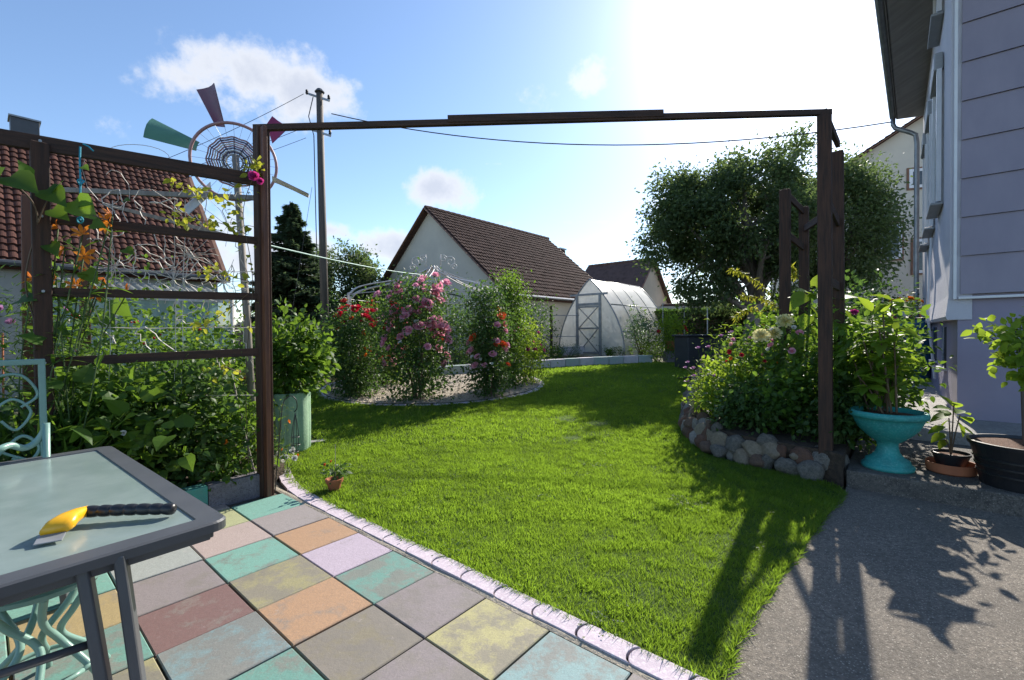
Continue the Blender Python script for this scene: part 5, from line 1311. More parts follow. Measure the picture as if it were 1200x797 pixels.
hb = G(322, 578); hb = np.array([hb.x, hb.y, 0]); t = thing('shepherd_hook', hb, 'thin black wrought shepherd hook in front of the green planter', 'garden hook')
Dh = hb[1]; b = MB(); b.tube(curve([hb, pt(327, 520, Dh), pt(330, 485, Dh), pt(333, 470, Dh+.02), pt(341, 464, Dh+.03), pt(347, 469, Dh+.04), pt(348, 478, Dh+.05), pt(345, 483, Dh+.05)]), .0045, 6); b.build('rod', M['black_wire'], t, smooth=True)
b = MB()
for k in range(4):
    a = k*math.pi/2; c_ = np.array([.022*math.cos(a), .022*math.sin(a), 0]); b.tube(curve([pt(346, 484, Dh+.05), pt(346, 497, Dh+.05)+c_*.8, pt(346, 512, Dh+.05)+c_*1.4, pt(346, 530, Dh+.05)+c_]), .003, 5)
for py_, r_ in ((512, .033), (521, .04), (529, .026)): c_ = pt(346, py_, Dh+.05); b.tube([c_+np.array([r_*math.cos(a), r_*math.sin(a), 0]) for a in np.linspace(0, 6.283, 17)], .003, 5)
b.build('lantern_holder', M['black_wire'], t)

def pot(name, label, c, r0, r1, h, mm, soil='soil', rimw=.012, rimh=.03, grooves=0, cat='plant pot', group=None):
    c = V3(c); t = thing(name, c, label, cat, group); b = MB(); pr = [(.001, 0.0), (r0, 0), (r0+(r1-r0)*.2, h*.2)]
    for g_ in range(grooves):
        z_ = h*(.3+.5*g_/max(1, grooves)); r_ = r0+(r1-r0)*z_/h; pr += [(r_, z_-.01), (r_+.006, z_-.006), (r_+.006, z_+.006), (r_, z_+.01)]
    pr += [(r1-.002, h-rimh), (r1+rimw*.6, h-rimh+.002), (r1+rimw, h), (r1-.004, h+.001), (r1-.012, h-.02)]
    b.lathe(pr, c=c, n=40); b.build('shell', M[mm], t, smooth=False)
    b = MB(); b.lathe([(.001, h-.022), (r1*.5, h-.018), (r1-.008, h-.024)], c=c, n=32); b.build('soil', M[soil], t); return t
lp = G(392, 575); lpz = gz(lp.y)
pot('flower_pot', 'small terracotta-coloured pot standing alone on the lawn', (lp.x, lp.y, lpz), .045, .064, .105, 'terracotta')
bush('seedling', 'small seedling with a thin cane in the pot on the lawn', 'plant', (lp.x, lp.y, lpz+.09), .09, .09, .17, 60, .05, 'leaf_dark', T_BROAD, k=14, blooms=[('rose_coral', 2, .016, (.8, 1))], sr=.003)
b = MB(); b.tube([(lp.x+.01, lp.y, lpz+.09), (lp.x+.005, lp.y+.02, lpz+.40)], .003, 5); tag(b.build('plant_cane', M['wood_grey'], origin=(lp.x+.01, lp.y, lpz+.09)), 'thin cane standing in the small pot on the lawn', 'cane')

# ================================================================== ROSE PAVILION
pc = np.array([GC[0]-.02, GC[1]+.05, gz(GC[1])]); Rp = 1.9
t = thing('rose_pavilion', pc, 'white metal rose pavilion with curved ribs meeting in scroll finials above the gravel', 'pavilion')
zt_ = at(498, 312, pc[1]).z-pc[2]; zs_ = .71*zt_
angs = [R(a) for a in (-143, -90, -48, 0, 45, 90, 135, 180)]
for a in angs:
    b = MB(); ca, sa = math.cos(a), math.sin(a)
    for w_ in (-.05, .05):
        o_ = np.array([-sa*w_, ca*w_, 0]); P = [pc+np.array([Rp*ca, Rp*sa, 0])+o_, pc+np.array([Rp*ca, Rp*sa, zs_*.93])+o_, pc+np.array([Rp*ca*.97, Rp*sa*.97, zs_+.10])+o_, pc+np.array([Rp*ca*.84, Rp*sa*.84, zs_+.25])+o_, pc+np.array([Rp*ca*.45, Rp*sa*.45, zs_+.42])+o_, pc+np.array([Rp*ca*.12, Rp*sa*.12, zt_-.12])+o_, pc+np.array([Rp*ca*.04, Rp*sa*.04, zt_])+o_*.6]
        b.tube(curve(P, 6), .0135, 6)
    for k in range(7): z_ = .15+k*zs_*.13; b.tube([pc+np.array([Rp*ca+sa*.05, Rp*sa-ca*.05, z_]), pc+np.array([Rp*ca-sa*.05, Rp*sa+ca*.05, z_])], .005, 5)
    b.build('rib', M['white_metal'], t, smooth=True)
b = MB()
for z_ in (zs_+.05,): b.tube([pc+np.array([Rp*math.cos(a), Rp*math.sin(a), z_]) for a in np.linspace(0, 6.283, 41)], .008, 6)
b.build('ring', M['white_metal'], t, smooth=True)
for k, (dx, sx) in enumerate(((-.17, -1), (.17, 1))):
    b = MB(); c_ = pc+np.array([dx, 0, zt_])
    sp = lambda r0, cx, cz, s_, tn=1.4: [c_+np.array([sx*(cx+s_*r0*(1-q*.75)*math.cos(q*tn*6.28)), .0, cz+r0*(1-q*.75)*math.sin(q*tn*6.28)]) for q in np.linspace(0, 1, 26)]
    b.tube(sp(.13, .22, .10, -1), .009, 5); b.tube(sp(.09, .05, .17, 1), .009, 5); b.tube(sp(.08, .30, -.02, -1), .008, 5); b.tube([c_, c_+np.array([0, 0, .26])], .012, 6); b.build('finial', M['white_metal'], t, smooth=True)

def legpos(i, dr_=0.0): a = angs[i]; x, y = pc[0]+(Rp+dr_)*math.cos(a), pc[1]+(Rp+dr_)*math.sin(a); return (x, y, gz(y))
p = G(482, 472)
bush('rose_bush', 'tall rose climbing the pavilion covered in pink double blooms', 'rose', (p.x+.05, p.y+.25, gz(p.y)), .56, .5, 2.12, 8000, .062, 'leaf_dark', T_BROAD, k=95, blooms=[('rose_pink', 98, .098, (.36, 1.03)), ('rose_white', 8, .045, (.4, .9)), ('rose_coral', 2, .05, (.45, .6))], stem_m='stem_brown', shape='col', sr=.009)
p = G(408, 469)
bush('rose_bush', 'dark leafed bush with small orange flowers by the left pavilion leg', 'rose', (p.x, p.y+.3, gz(p.y)), .48, .42, 1.62, 8500, .055, 'leaf_dark', T_BROAD, k=80, blooms=[('orange_small', 30, .03, (.2, .8)), ('rose_red', 22, .075, (.93, 1.05)), ('rose_coral', 5, .05, (.9, 1))], shape='col', sr=.008)
bush('rose_bush', 'bright red rose between the pink rose and the orange-flowered bush', 'rose', legpos(7, -.35) if False else (G(432, 462).x, G(432, 462).y+1.2, gz(10)), .48, .4, 1.8, 6000, .06, 'leaf', T_BROAD, k=60, blooms=[('rose_red', 96, .085, (.25, 1.02)), ('rose_pink', 9, .07, (.75, .95))], stem_m='stem_brown', shape='col')
p = G(572, 470)
bush('rose_bush', 'loose rose bush with few coral and blush blooms, right of the pavilion', 'rose', (p.x, p.y+.3, gz(p.y)), .38, .36, 2.0, 7500, .055, 'leaf_dark', T_BROAD, k=75, blooms=[('rose_coral', 9, .075, (.3, .9)), ('rose_pink', 14, .07, (.2, .7)), ('rose_white', 9, .035, (.3, .7))], stem_m='stem_brown', shape='col', sr=.008)
p = G(598, 458)
bush('hop_climber', 'light green climber covering the right pavilion leg to its top', 'climber', (p.x+.0, p.y+.3, gz(p.y)), .33, .33, 2.35, 6500, .055, 'leaf', T_BROAD, k=95, blooms=[], shape='col')
p = G(618, 452)
bush('rose_bush', 'low rose bush with magenta blooms at the right end of the gravel', 'rose', (p.x, p.y+.3, gz(p.y)), .38, .35, 1.35, 3800, .05, 'leaf_lime', T_BROAD, k=45, blooms=[('rose_magenta', 16, .055, (.55, .95))], stem_m='stem_brown', shape='col')
bush('rose_bush', 'red and pink rose behind the left side of the pavilion', 'rose', legpos(6), .45, .4, 1.6, 4500, .07, 'leaf', T_BROAD, k=45, blooms=[('rose_red', 18, .06, (.6, 1.02)), ('rose_pink', 8, .06, (.6, 1))], shape='col')
# plants near the fence
for k, (px, D_, h_, r_, mm, lab_) in enumerate(((330, 10.5, 1.0, .7, 'leaf_dark', 'dark shrub at the fence, right of the pergola post'), (352, 11.5, .8, .7, 'leaf', 'green shrub before the board fence behind the planter'), (385, 12.5, 1.1, .8, 'leaf_dark', 'dark shrub at the fence behind the orange-flowered bush'), (430, 14, 1.0, .9, 'leaf', 'mid green shrub behind the gravel circle'),
                                                 (300, 8.5, 1.1, .7, 'leaf_dark', 'dark shrub hidden behind the right trellis post'))):
    q = at(px, 430, D_); bush('shrub', lab_, 'shrub', (q.x, q.y, gz(q.y)), r_, r_*.7, h_, 2200, .07, mm, T_BROAD, k=40)
for k, (px, D_, h_, r_, n_, lab_) in enumerate(((520, 14.8, 2.0, .95, 5200, 'dark climbing shrub on an arch before the gable wall'), (483, 15.5, 1.7, .9, 4200, 'dark shrub at the left foot of the gable wall'), (550, 14.0, 1.5, .7, 2600, 'dark shrub between gable wall and the loose rose bush'), (628, 15.2, 1.9, .55, 2600, 'dark shrub against the cream side wall of the garden house'))):
    q = at(px, 430, D_); bush('wall_shrub', lab_, 'shrub', (q.x, q.y, gz(q.y)), r_, .5, h_, n_, .07, 'leaf_dark', T_BROAD, k=60, shape='col')
q = at(525, 400, 14.6); b = MB(); c_ = np.array([q.x, q.y, gz(14.6)])
for o_ in (0, .35): b.tube([c_+np.array([.85*math.cos(a), o_, 1.5+.75*math.sin(a)]) for a in np.linspace(0, math.pi, 20)], .014, 6); 
for o_ in (0, .35):
    for s_ in (-.85, .85): b.tube([c_+np.array([s_, o_, 0]), c_+np.array([s_, o_, 1.5])], .014, 6)
for a in np.linspace(0.2, math.pi-.2, 7): b.tube([c_+np.array([.85*math.cos(a), 0, 1.5+.75*math.sin(a)]), c_+np.array([.85*math.cos(a), .35, 1.5+.75*math.sin(a)])], .008, 5)
tag(b.build('garden_arch', M['black_wire'], origin=c_), 'dark metal garden arch overgrown by the shrub at the gable wall', 'arch')
# support posts against wall
q = at(646, 385, 16.2); b = MB(); c_ = np.array([q.x, q.y, gz(16.2)])
b.bar(c_, c_+Z*1.85, .09, .09); tag(b.build('plant_post', M['wood_dark'], origin=c_), 'short dark wooden post left of the greenhouse', 'post')
b = MB(); b.tube([c_+np.array([-1.1, 0, 1.5]), c_+np.array([1.0, 0, 1.5])], .012, 5); b.tube([c_+np.array([-1.1, 0, .75]), c_+np.array([1.0, 0, .75])], .012, 5); tag(b.build('support_wires', M['galv'], origin=c_), 'two horizontal support rails beside the greenhouse', 'rail')

# fence behind the left plants
t0 = at(300, 390, 14.0); t1 = at(460, 390, 16.5); f0 = np.array([t0.x-1.5, t0.y-.5, 0]); f1 = np.array([t1.x, t1.y, 0]); zf = gz(14)
t = thing('board_fence', (f0[0], f0[1], zf), 'weathered horizontal board fence behind the utility pole', 'fence'); d = (f1-f0)
for k in range(6):
    p = f0+d*k/5; b = MB(); b.bar(p+Z*(zf-.1), p+Z*(zf+1.38), .1, .1); b.build('post', M['fence_wood'], t)
b = MB()
for k in range(8): z_ = zf+.15+k*.155; b.bar(f0+Z*z_-np.array([0, .06, 0]), f1+Z*z_-np.array([0, .06, 0]), .02, .138, up=Z)
b.build('boards', M['fence_wood'], t)

# ================================================================== PLANTS BY THE GREENHOUSE / REAR
def gp(px, py): p = G(px, py); return (p.x, p.y, gz(p.y))
bush('young_tree', 'slim pale-leaved sapling beside the greenhouse side', 'tree', gp(752, 423), .42, .4, 1.55, 1500, .06, 'leaf_blue', T_BROAD, k=35, low=.35, blooms=[], stem_m='stem_brown', sr=.012)
bush('low_shrub', 'low rounded green shrub between greenhouse and black bin', 'shrub', gp(771, 424), .62, .5, .75, 2600, .05, 'leaf', T_BROAD, k=50)
bush('pepper_plant', 'dark green plant in front of the greenhouse door', 'plant', gp(708, 417), .34, .3, .85, 1000, .06, 'leaf_blue', T_BROAD, k=30)
bush('low_plant', 'low green plants in the raised bed left of the greenhouse', 'plant', gp(645, 422), .5, .35, .5, 1200, .05, 'leaf', T_BROAD, k=30)
bush('lavender', 'grey green lavender clump in the raised bed by the wall', 'plant', gp(668, 420), .5, .3, .45, 1200, .07, 'leaf_blue', T_LONG, k=30)
bush('strawberry_plant', 'low leafy plants in the raised bed before the greenhouse', 'plant', gp(725, 419), .5, .3, .35, 1000, .05, 'leaf', T_BROAD, k=26)
gc2 = gb+I*1.8
bush('tomato_plants', 'dense green tomato plants inside the greenhouse', 'plant', gc2+J*.1, 1.0, 1.3, 1.7, 3000, .10, 'leaf', T_BROAD, k=60)
cx_ = at(820, 400, 12.6); cb = np.array([cx_.x, cx_.y, gz(12.6)])
t = thing('garden_bin', cb, 'large black plastic compost bin with flat lid before the hedge', 'bin'); b = MB(); b.box(cb+Z*.45, (1.12, .8, .9), .1); b.build('body', M['black_box'], t, bevel=.04)
b = MB(); b.box(cb+Z*.92, (1.22, .9, .05), .1); b.build('lid', M['black_box'], t, bevel=.015)
q = gp(787, 424); pot('flower_pot', 'orange brown pot with plant left of the black bin', (q[0], q[1], q[2]+.35), .12, .19, .32, 'terracotta')
b = MB(); b.box((q[0], q[1], q[2]+.17), (.42, .42, .34)); tag(b.build('plinth_block', M['block_grey'], origin=q, bevel=.015), 'grey block under the orange brown pot by the bin', 'block')
bush('geranium', 'leafy potted plant with red blooms left of the black bin', 'flower', (q[0], q[1], q[2]+.66), .42, .35, .85, 1300, .07, 'leaf_lime', T_BROAD, k=35, blooms=[('rose_red', 7, .06, (.2, .6)), ('orange_small', 3, .06, (.2, .5))])
# hedge
q0 = at(770, 385, 19.0); q1 = at(990, 385, 15.5); q0 = V3((q0.x, q0.y, gz(q0.y))); q1 = V3((q1.x, q1.y, gz(q1.y))); d = q1-q0; L_h = np.linalg.norm(d); d /= L_h; sd = np.cross(d, Z)
t = thing('hedge', q0, 'dark clipped hedge behind the black bin and the apple tree', 'hedge'); b = MB(); n = 26000
u = rng.random(n)*(L_h+1); w_ = (rng.random(n)-.5)*.7; z_ = rng.random(n)*1.6; face = rng.random(n) < .6; z_ = np.where(face, z_, 1.6+rng.normal(size=n)*.04); w_ = np.where(face, np.where(rng.random(n) < .6, .35, -.35)+rng.normal(size=n)*.04, w_)
P = q0+u[:, None]*d+w_[:, None]*sd+z_[:, None]*Z; b.scatter(T_SIMPLE, P, unit(n)+Z*.3, unit(n), .085*rng.uniform(.6, 1.3, n), 1.2); b.build('foliage', M['leaf_dark'], t, attr=True)
b = MB(); m_ = q0+d*(L_h+1)/2+Z*.78; b.bar(q0+Z*.78, q0+d*(L_h+1)+Z*.78, .58, 1.5, up=Z); b.build('twigs', M['stem_brown'], t)
# posts/poles rear
for k, (px, D_) in enumerate(((777, 15.5), (802, 16.0), (829, 14.8))):
    q = at(px, 400, D_); b = MB(); c_ = np.array([q.x, q.y, gz(D_)]); b.tube([c_, c_+Z*(1.9-.1*k)], .018, 6); tag(b.build('garden_pole', M['galv'], origin=c_), ['thin metal pole right beside the greenhouse end', 'thin metal pole behind the potted red geranium', 'thin metal pole behind the black bin'][k], 'pole')

# ================================================================== TREES
# apple tree
ab = at(872, 405, 15.4); ab = np.array([ab.x, ab.y, gz(15.4)]); at_top = pt(893, 330, 15.8)
cc = pt(866, 265, 16.0); 
ex = np.array([pt(px, py, 16.0+rng.normal()*.6) for px, py in ((775, 215), (768, 250), (758, 285), (770, 300), (790, 215), (800, 330), (820, 335), (850, 335), (905, 180), (935, 175), (938, 165), (912, 195), (780, 235), (765, 300), (850, 200), (870, 190), (835, 345), (805, 340), (860, 350), (815, 352), (845, 356), (905, 350), (930, 345), (792, 300), (785, 270), (800, 245))])
tree('apple_tree', 'big spreading apple tree with dense dark crown right of the greenhouse', ab, at_top, cc, (2.85, 2.3, 2.2), 58000, .14, 'leaf_tree', 145, .28, 20, .25, 'wood_grey', T=T_SIMPLE, extra=ex)
cc = pt(985, 268, 17.0); ab = at(985, 400, 16.0); ab = np.array([ab.x, ab.y, gz(16)])
tree('walnut_tree', 'dark leafy tree behind the right pergola posts, overlapping the neighbour house', ab, V3((cc[0]-.2, cc[1], 3.2)), cc, (1.75, 1.6, 2.6), 26000, .14, 'leaf_tree', 85, .16, 9, .33, 'bark')
# leafy tree behind the pole
q = at(402, 400, 21); cc = pt(400, 340, 21)
tree('maple_tree', 'round leafy tree behind the board fence, right of the utility pole', (q.x, q.y, gz(21)), (q.x, q.y, 2.2), cc, (1.75, 1.5, 1.9), 22000, .14, 'leaf_tree', 80, .14, 8, .25)
q = at(352, 400, 19); cc = pt(352, 365, 19)
tree('hazel_bush', 'lower bushy tree between spruce and utility pole', (q.x, q.y, gz(19)), (q.x, q.y, 1.6), cc, (1.4, 1.2, 1.1), 13000, .13, 'leaf_dark', 50, .1, 5, .25)
q = at(1040, 400, 9.8); cc = pt(1035, 345, 10.2)
bush('dark_shrub', 'dark shrub against the neighbour house behind the blue barrel', 'shrub', (q.x-.1, q.y+.6, .3), .75, .8, 1.9, 5000, .075, 'leaf_dark', T_BROAD, k=70)
def spruce(name, label, base, h, r, n):
    base = V3(base); t = thing(name, base, label, 'tree'); s = MB(); s.tube([base, base+Z*h], [.16, .02], 8); b = MB(); P = []; A = []
    nb = 170
    for k in range(nb):
        q = (k/nb)**.85; z = h*(.06+.93*q); rr = r*(1-q)**.8*rng.uniform(.75, 1.1)+.10; a = rng.random()*6.28; d = np.array([math.cos(a), math.sin(a), 0])
        pts_ = [base+Z*z+d*rr*u+Z*(-.28*rr*u+.22*rr*u*u) for u in np.linspace(0, 1, 7)]; s.tube(pts_, [.02]*6+[.005], 4, cap=False)
        m = int(n/nb*(.3+1.4*(1-q))); u = rng.random(m)**.7; side = np.array([-d[1], d[0], 0])
        w = rng.uniform(-1, 1, m)*.34*rr*(1.15-u); p = base+Z*z+d*(rr*u)[:, None]+Z*((-.28*rr*u+.22*rr*u*u)-rng.random(m)*.09-np.abs(w)*.25)[:, None]+side*w[:, None]
        P.append(p); A.append(d*.8+side*np.sign(w)[:, None]*.6+Z*rng.normal(size=m)[:, None]*.25-Z*.15)
    s.build('trunk', M['bark'], t); P = np.concatenate(P); A = np.concatenate(A); b.scatter(T_NEEDLE, P, A, Z+unit(len(P))*.5, .19*rng.uniform(.6, 1.2, len(P)), 3.4); b.build('crown', M['needle'], t, attr=True)
q = at(343, 400, 17.2); zt2 = at(343, 236, 17.2).z
spruce('spruce_tree', 'tall dark spruce left of the utility pole', (q.x, q.y, gz(17.2)), zt2-gz(17.2), 2.0, 60000)
q = at(15, 400, 20); bush('distant_bush', 'dark bush behind the red roofed house', 'shrub', (q.x-4, q.y+3, .5), 1.5, 1.5, 2.0, 1500, .15, 'leaf_dark', T_BROAD)

# ================================================================== RIGHT BED
zb_ = .26
def rp(px, D_): q = at(px, 400, D_); return (q.x, q.y, zb_)
bush('scabious_plant', 'loose plant with mauve button flowers on long stalks, left end of the stone bed', 'flower', rp(846, 6.3), .36, .36, .62, 2000, .055, 'leaf', T_LONG, k=45, blooms=[])
bush('leafy_perennial', 'light green leafy plant behind the stone edge at left of the bed', 'plant', rp(850, 5.65), .36, .36, .66, 2600, .055, 'leaf_lime', T_BROAD, k=45, blooms=[('rose_mauve', 3, .02, (.8, 1))])
bush('leafy_perennial', 'dark dense leafy plant behind the brown stones', 'plant', rp(893, 4.95), .44, .34, .52, 2300, .06, 'leaf_dark', T_BROAD, k=55)
bush('leafy_perennial', 'dark green leafy plant just left of the near pergola post', 'plant', rp(940, 4.65), .34, .3, .75, 1500, .075, 'leaf', T_BROAD, k=50)
bush('leafy_perennial', 'mid green plant with a red bud in the middle of the stone bed', 'plant', rp(903, 5.6), .42, .38, 1.25, 1700, .07, 'leaf', T_BROAD, k=45, blooms=[('rose_red', 3, .025, (.7, .95)), ('orange_small', 2, .03, (.6, .9))])
bush('tall_perennial', 'tall green plant at the back of the bed beside the leaning trunk', 'plant', rp(875, 7.2), .45, .45, 1.0, 2200, .07, 'leaf', T_BROAD, k=45)
bush('tall_perennial', 'tall leafy plant between the two pairs of pergola posts', 'plant', rp(940, 6.4), .5, .45, 1.35, 2400, .08, 'leaf', T_BROAD, k=45)
bush('leafy_perennial', 'dark bushy plant filling the gap between post and turquoise urn', 'plant', rp(1003, 4.55), .38, .36, 1.32, 3200, .07, 'leaf', T_BROAD, k=45, blooms=[('rose_pink', 3, .035, (.7, .9))])
bush('leafy_perennial', 'low dark plant at the foot of the near pergola post', 'plant', rp(985, 4.3), .26, .22, .5, 1200, .06, 'leaf_dark', T_BROAD, k=30)
bush('tall_perennial', 'shaded tall plant behind the turquoise urn beside the path', 'plant', rp(1000, 6.2), .55, .55, 1.55, 3400, .08, 'leaf_dark', T_BROAD, k=45, blooms=[('rose_magenta', 4, .04, (.7, .9))])
bush('cosmos_plant', 'airy upright plant with small red and pink flowers above the stones', 'flower', rp(876, 5.3), .36, .3, 1.0, 700, .07, 'leaf_lime', T_LONG, k=40, blooms=[('rose_pink', 8, .03, (.75, 1.05)), ('rose_red', 4, .03, (.7, 1.0)), ('orange_small', 3, .03, (.6, .9))], stems=22, shape='col', sr=.003)
bush('cosmos_plant', 'airy upright plant with pale flowers beside the near pergola post', 'flower', rp(930, 5.0), .34, .3, 1.15, 700, .08, 'leaf', T_LONG, k=40, blooms=[('rose_white', 7, .03, (.75, 1.05)), ('rose_pink', 5, .035, (.7, 1.0))], stems=22, shape='col', sr=.003)
# mauve button flowers on stalks
t = thing('scabious_stalks', rp(818, 6.0), 'long wiry stalks with mauve button flowers leaning out over the stones', 'flower'); b = MB(); base = np.array(rp(832, 6.2))
for (x, y) in ((806, 425), (803, 431), (812, 432), (818, 408), (830, 407), (857, 390), (845, 394), (823, 422), (825, 418), (805, 447), (822, 461), (875, 403), (860, 400), (813, 441)):
    D_ = 6.1+rng.normal()*.15; p = pt(x, y, D_); P = curve([base+np.array([rng.normal()*.12, rng.normal()*.1, 0]), (base+p)/2+np.array([0, 0, .12]), p], 5); b.tube(P, .003, 4); link_copy(PROTO['scabious'], t, p, face_rot((-.2, -.3, 1)), rng.uniform(.028, .04))
b.build('stalks', M['stem'], t)
# dahlias with pale yellow blooms
t = thing('dahlia_plant', rp(905, 5.1), 'dahlia with three large pale yellow blooms above the stone bed', 'flower'); b = MB(); base = np.array(rp(905, 5.2)); f_ = MB()
for (x, y, D_, s_) in ((892, 394, 5.0, .085), (907, 391, 5.1, .08), (920, 377, 5.2, .09)):
    p = pt(x, y, D_); P = curve([base+np.array([rng.normal()*.1, 0, 0]), (base+p)/2, p], 6); b.tube(P, .006, 5); link_copy(PROTO['dahlia'], t, p, face_rot((rng.normal()*.2-.1, -.75, .6)), s_)
    foliage(f_, np.array(P)[3:-2], .07, 40, .10, T_BROAD, up=.5)
b.build('stems', M['stem'], t); f_.build('foliage', M['leaf'], t, attr=True)
# broad leaved plant by the posts
t = thing('sunflower_plant', rp(945, 5.2), 'plant with very large bright leaves between the pergola posts', 'plant'); b = MB(); base = np.array(rp(945, 5.2)); b.tube(curve([base, base+Z*.8, pt(950, 340, 5.1)]), .012, 6); b.build('stem', M['stem'], t)
b = MB()
for (p, q, s_, D_) in (((945, 345), (915, 365), .26, 5.1), ((950, 345), (928, 332), .22, 5.0), ((952, 350), (985, 342), .24, 4.9), ((950, 360), (975, 385), .22, 5.0), ((948, 370), (930, 395), .2, 5.0), ((955, 335), (960, 318), .17, 5.1), ((950, 385), (968, 410), .2, 4.9), ((948, 395), (925, 410), .2, 5.0), ((985, 350), (1005, 345), .2, 4.9), ((990, 365), (1008, 385), .18, 4.8), ((985, 380), (975, 400), .18, 4.9), ((938, 352), (922, 342), .16, 5.2)):
    a = pt(*p, D_); c_ = pt(*q, D_-.05); b.scatter(T_HEART, a, c_-a, np.array([rng.normal()*.3, -.35, .9]), s_, .95)
b.build('leaves', M['leaf_lime'], t, attr=True, smooth=True)
# arching plumes
t = thing('goldenrod', rp(915, 6.0), 'arching yellowish goldenrod plumes in front of the apple tree trunk', 'flower'); b = MB(); s = MB()
for P_ in ([(915, 400), (905, 350), (880, 325), (856, 315)], [(915, 400), (912, 365), (893, 350), (868, 346)], [(930, 380), (932, 330), (930, 318), (928, 312)], [(925, 400), (900, 370), (878, 362), (862, 372)]):
    P = curve([pt(*q, 6.0) for q in P_], 8); s.tube(P, .004, 4); P = np.array(P)[10:]; n = 150; ix = rng.integers(0, len(P), n); A = unit(n); A[:, 2] -= .5; b.scatter(T_LONG, P[ix], A, Z+unit(n)*.5, .075*rng.uniform(.5, 1.2, n), 1.6)
s.build('stalks', M['stem'], t); b.build('foliage', M['leaf_yellow'], t, attr=True)

# stones
def rock_mesh(seed, mm):
    bm = bmesh.new(); bmesh.ops.create_icosphere(bm, subdivisions=3, radius=1); r_ = np.random.default_rng(seed); dirs = r_.normal(size=(7, 3)); dirs /= np.linalg.norm(dirs, axis=1)[:, None]; cut = r_.uniform(.52, .82, 7); fr_ = r_.normal(size=(5, 3))*2.2; ph = r_.random(5)*6
    for v in bm.verts:
        c = np.array(v.co); 
        for d_, k_ in zip(dirs, cut):
            s_ = c@d_
            if s_ > k_: c = c-d_*(s_-k_)*.85
        c = c*(1.12+.04*sum(math.sin(c@f_*1.6+p_) for f_, p_ in zip(fr_, ph))+.018*sum(math.sin(c@f_*5.3+p_*2) for f_, p_ in zip(fr_, ph))); v.co = c
    me = bpy.data.meshes.new('stone'); bm.to_mesh(me); bm.free(); me.materials.append(M['rocks'][mm])
    for p in me.polygons: p.use_smooth = True
    return me
rocks = {mm: [rock_mesh(11*i+j, mm) for j in range(4)] for i, mm in enumerate(M['rocks'])}
rk_lab = {'grey': 'rough grey fieldstone in the stone edge of the flower bed', 'pale': 'pale whitish fieldstone in the stone edge of the flower bed', 'brown': 'brown fieldstone in the stone edge of the flower bed', 'sandy': 'sandy yellow fieldstone in the stone edge of the flower bed', 'rusty': 'rusty reddish fieldstone in the stone edge of the flower bed'}
def stone(p, sx, sy, sz, mm, rz, lab_=None, group='stones edging the flower bed'):
    o = bpy.data.objects.new('stone', random.choice(rocks[mm])); COL.objects.link(o); o.location = Vector(p); o.scale = (sx, sy, sz); o.rotation_euler = (random.uniform(-.25, .25), random.uniform(-.25, .25), rz)
    tag(o, lab_ or rk_lab[mm], 'stone', group if not lab_ else None)
seg = [Vector((p.x, p.y, 0)) for p in RK]
cen = Vector((3.3, 5.6, 0))
ac = [0]
for a, c_ in zip(seg[:-1], seg[1:]): ac.append(ac[-1]+(c_-a).length)
def rpos(s):
    for k in range(len(seg)-1):
        if ac[k+1] >= s: return seg[k].lerp(seg[k+1], (s-ac[k])/(ac[k+1]-ac[k])), (seg[k+1]-seg[k]).normalized()
    return seg[-1], (seg[-1]-seg[-2]).normalized()
mats_ = ['grey', 'brown', 'pale', 'rusty', 'sandy', 'sandy', 'brown', 'pale', 'grey', 'sandy', 'rusty', 'pale']
for tier, (z_, ins_, sz_) in enumerate(((.06, .06, .10), (.165, .12, .095), (.245, .175, .08))):
    s = .22+tier*.07
    while s < ac[-1]:
        p, d = rpos(s); nin = (cen-p).normalized(); L0 = random.uniform(.055, .13)*(1.0 if tier < 2 else .9)
        mm = random.choice(mats_); pp = p+nin*(ins_+random.uniform(-.02, .02)); 
        if tier == 2 and random.random() < .5: s += L0*1.7; continue
        stone((pp.x, pp.y, z_+gz(pp.y)+random.uniform(-.012, .012)), L0, L0*random.uniform(.7, .95), sz_*random.uniform(.75, 1.1), mm, math.atan2(d.y, d.x)+random.uniform(-.3, .3))
        s += L0*1.72
q = G(984, 566); stone((q.x+.02, q.y+.16, .12), .17, .15, .19, 'grey', .4, 'largest rough grey boulder at the corner of flower bed and step')
q = G(941, 557); stone((q.x, q.y+.03, .06), .085, .07, .055, 'pale', .2, 'smooth white oval stone at the foot of the stone edge')
q = at(935, 541, 4.25); stone((q.x, q.y, .18), .10, .07, .045, 'sandy', .1, 'flat yellowish oval stone above the smooth white one')

# ================================================================== STEP POTS
ux = onz(1040, 548, .15); uc = np.array([ux[0], ux[1]+.0, .15]); D_ = uc[1]
rb = .185; rt_ = .272; hu = .155*0+(at(1040, 481, D_).z-.15)
t = thing('urn_planter', uc, 'large turquoise footed urn planter on the terrace step', 'planter'); b = MB()
pr = [(.001, 0), (rb*.98, 0), (rb, .012), (rb, .03), (rb*.90, .045), (rb*.86, .05), (rb*.84, .075), (rb*.62, .10), (rb*.46, .14), (rb*.40, .19), (rb*.42, .225), (rb*.62, .25), (rt_*.62, hu*.60), (rt_*.78, hu*.70), (rt_*.88, hu*.82), (rt_*.91, hu*.88), (rt_*.94, hu*.89), (rt_, hu*.90), (rt_*1.02, hu*.94), (rt_*1.0, hu*.985), (rt_*.97, hu), (rt_*.9, hu), (rt_*.87, hu*.97), (rt_*.84, hu*.9)]
b.lathe(pr, c=uc, n=56); b.build('bowl', M['teal_plastic'], t, smooth=True)
b = MB(); b.lathe([(.001, hu*.93), (rt_*.5, hu*.94), (rt_*.86, hu*.92)], c=uc, n=40); b.build('bark_mulch', M['bark_mulch'], t)
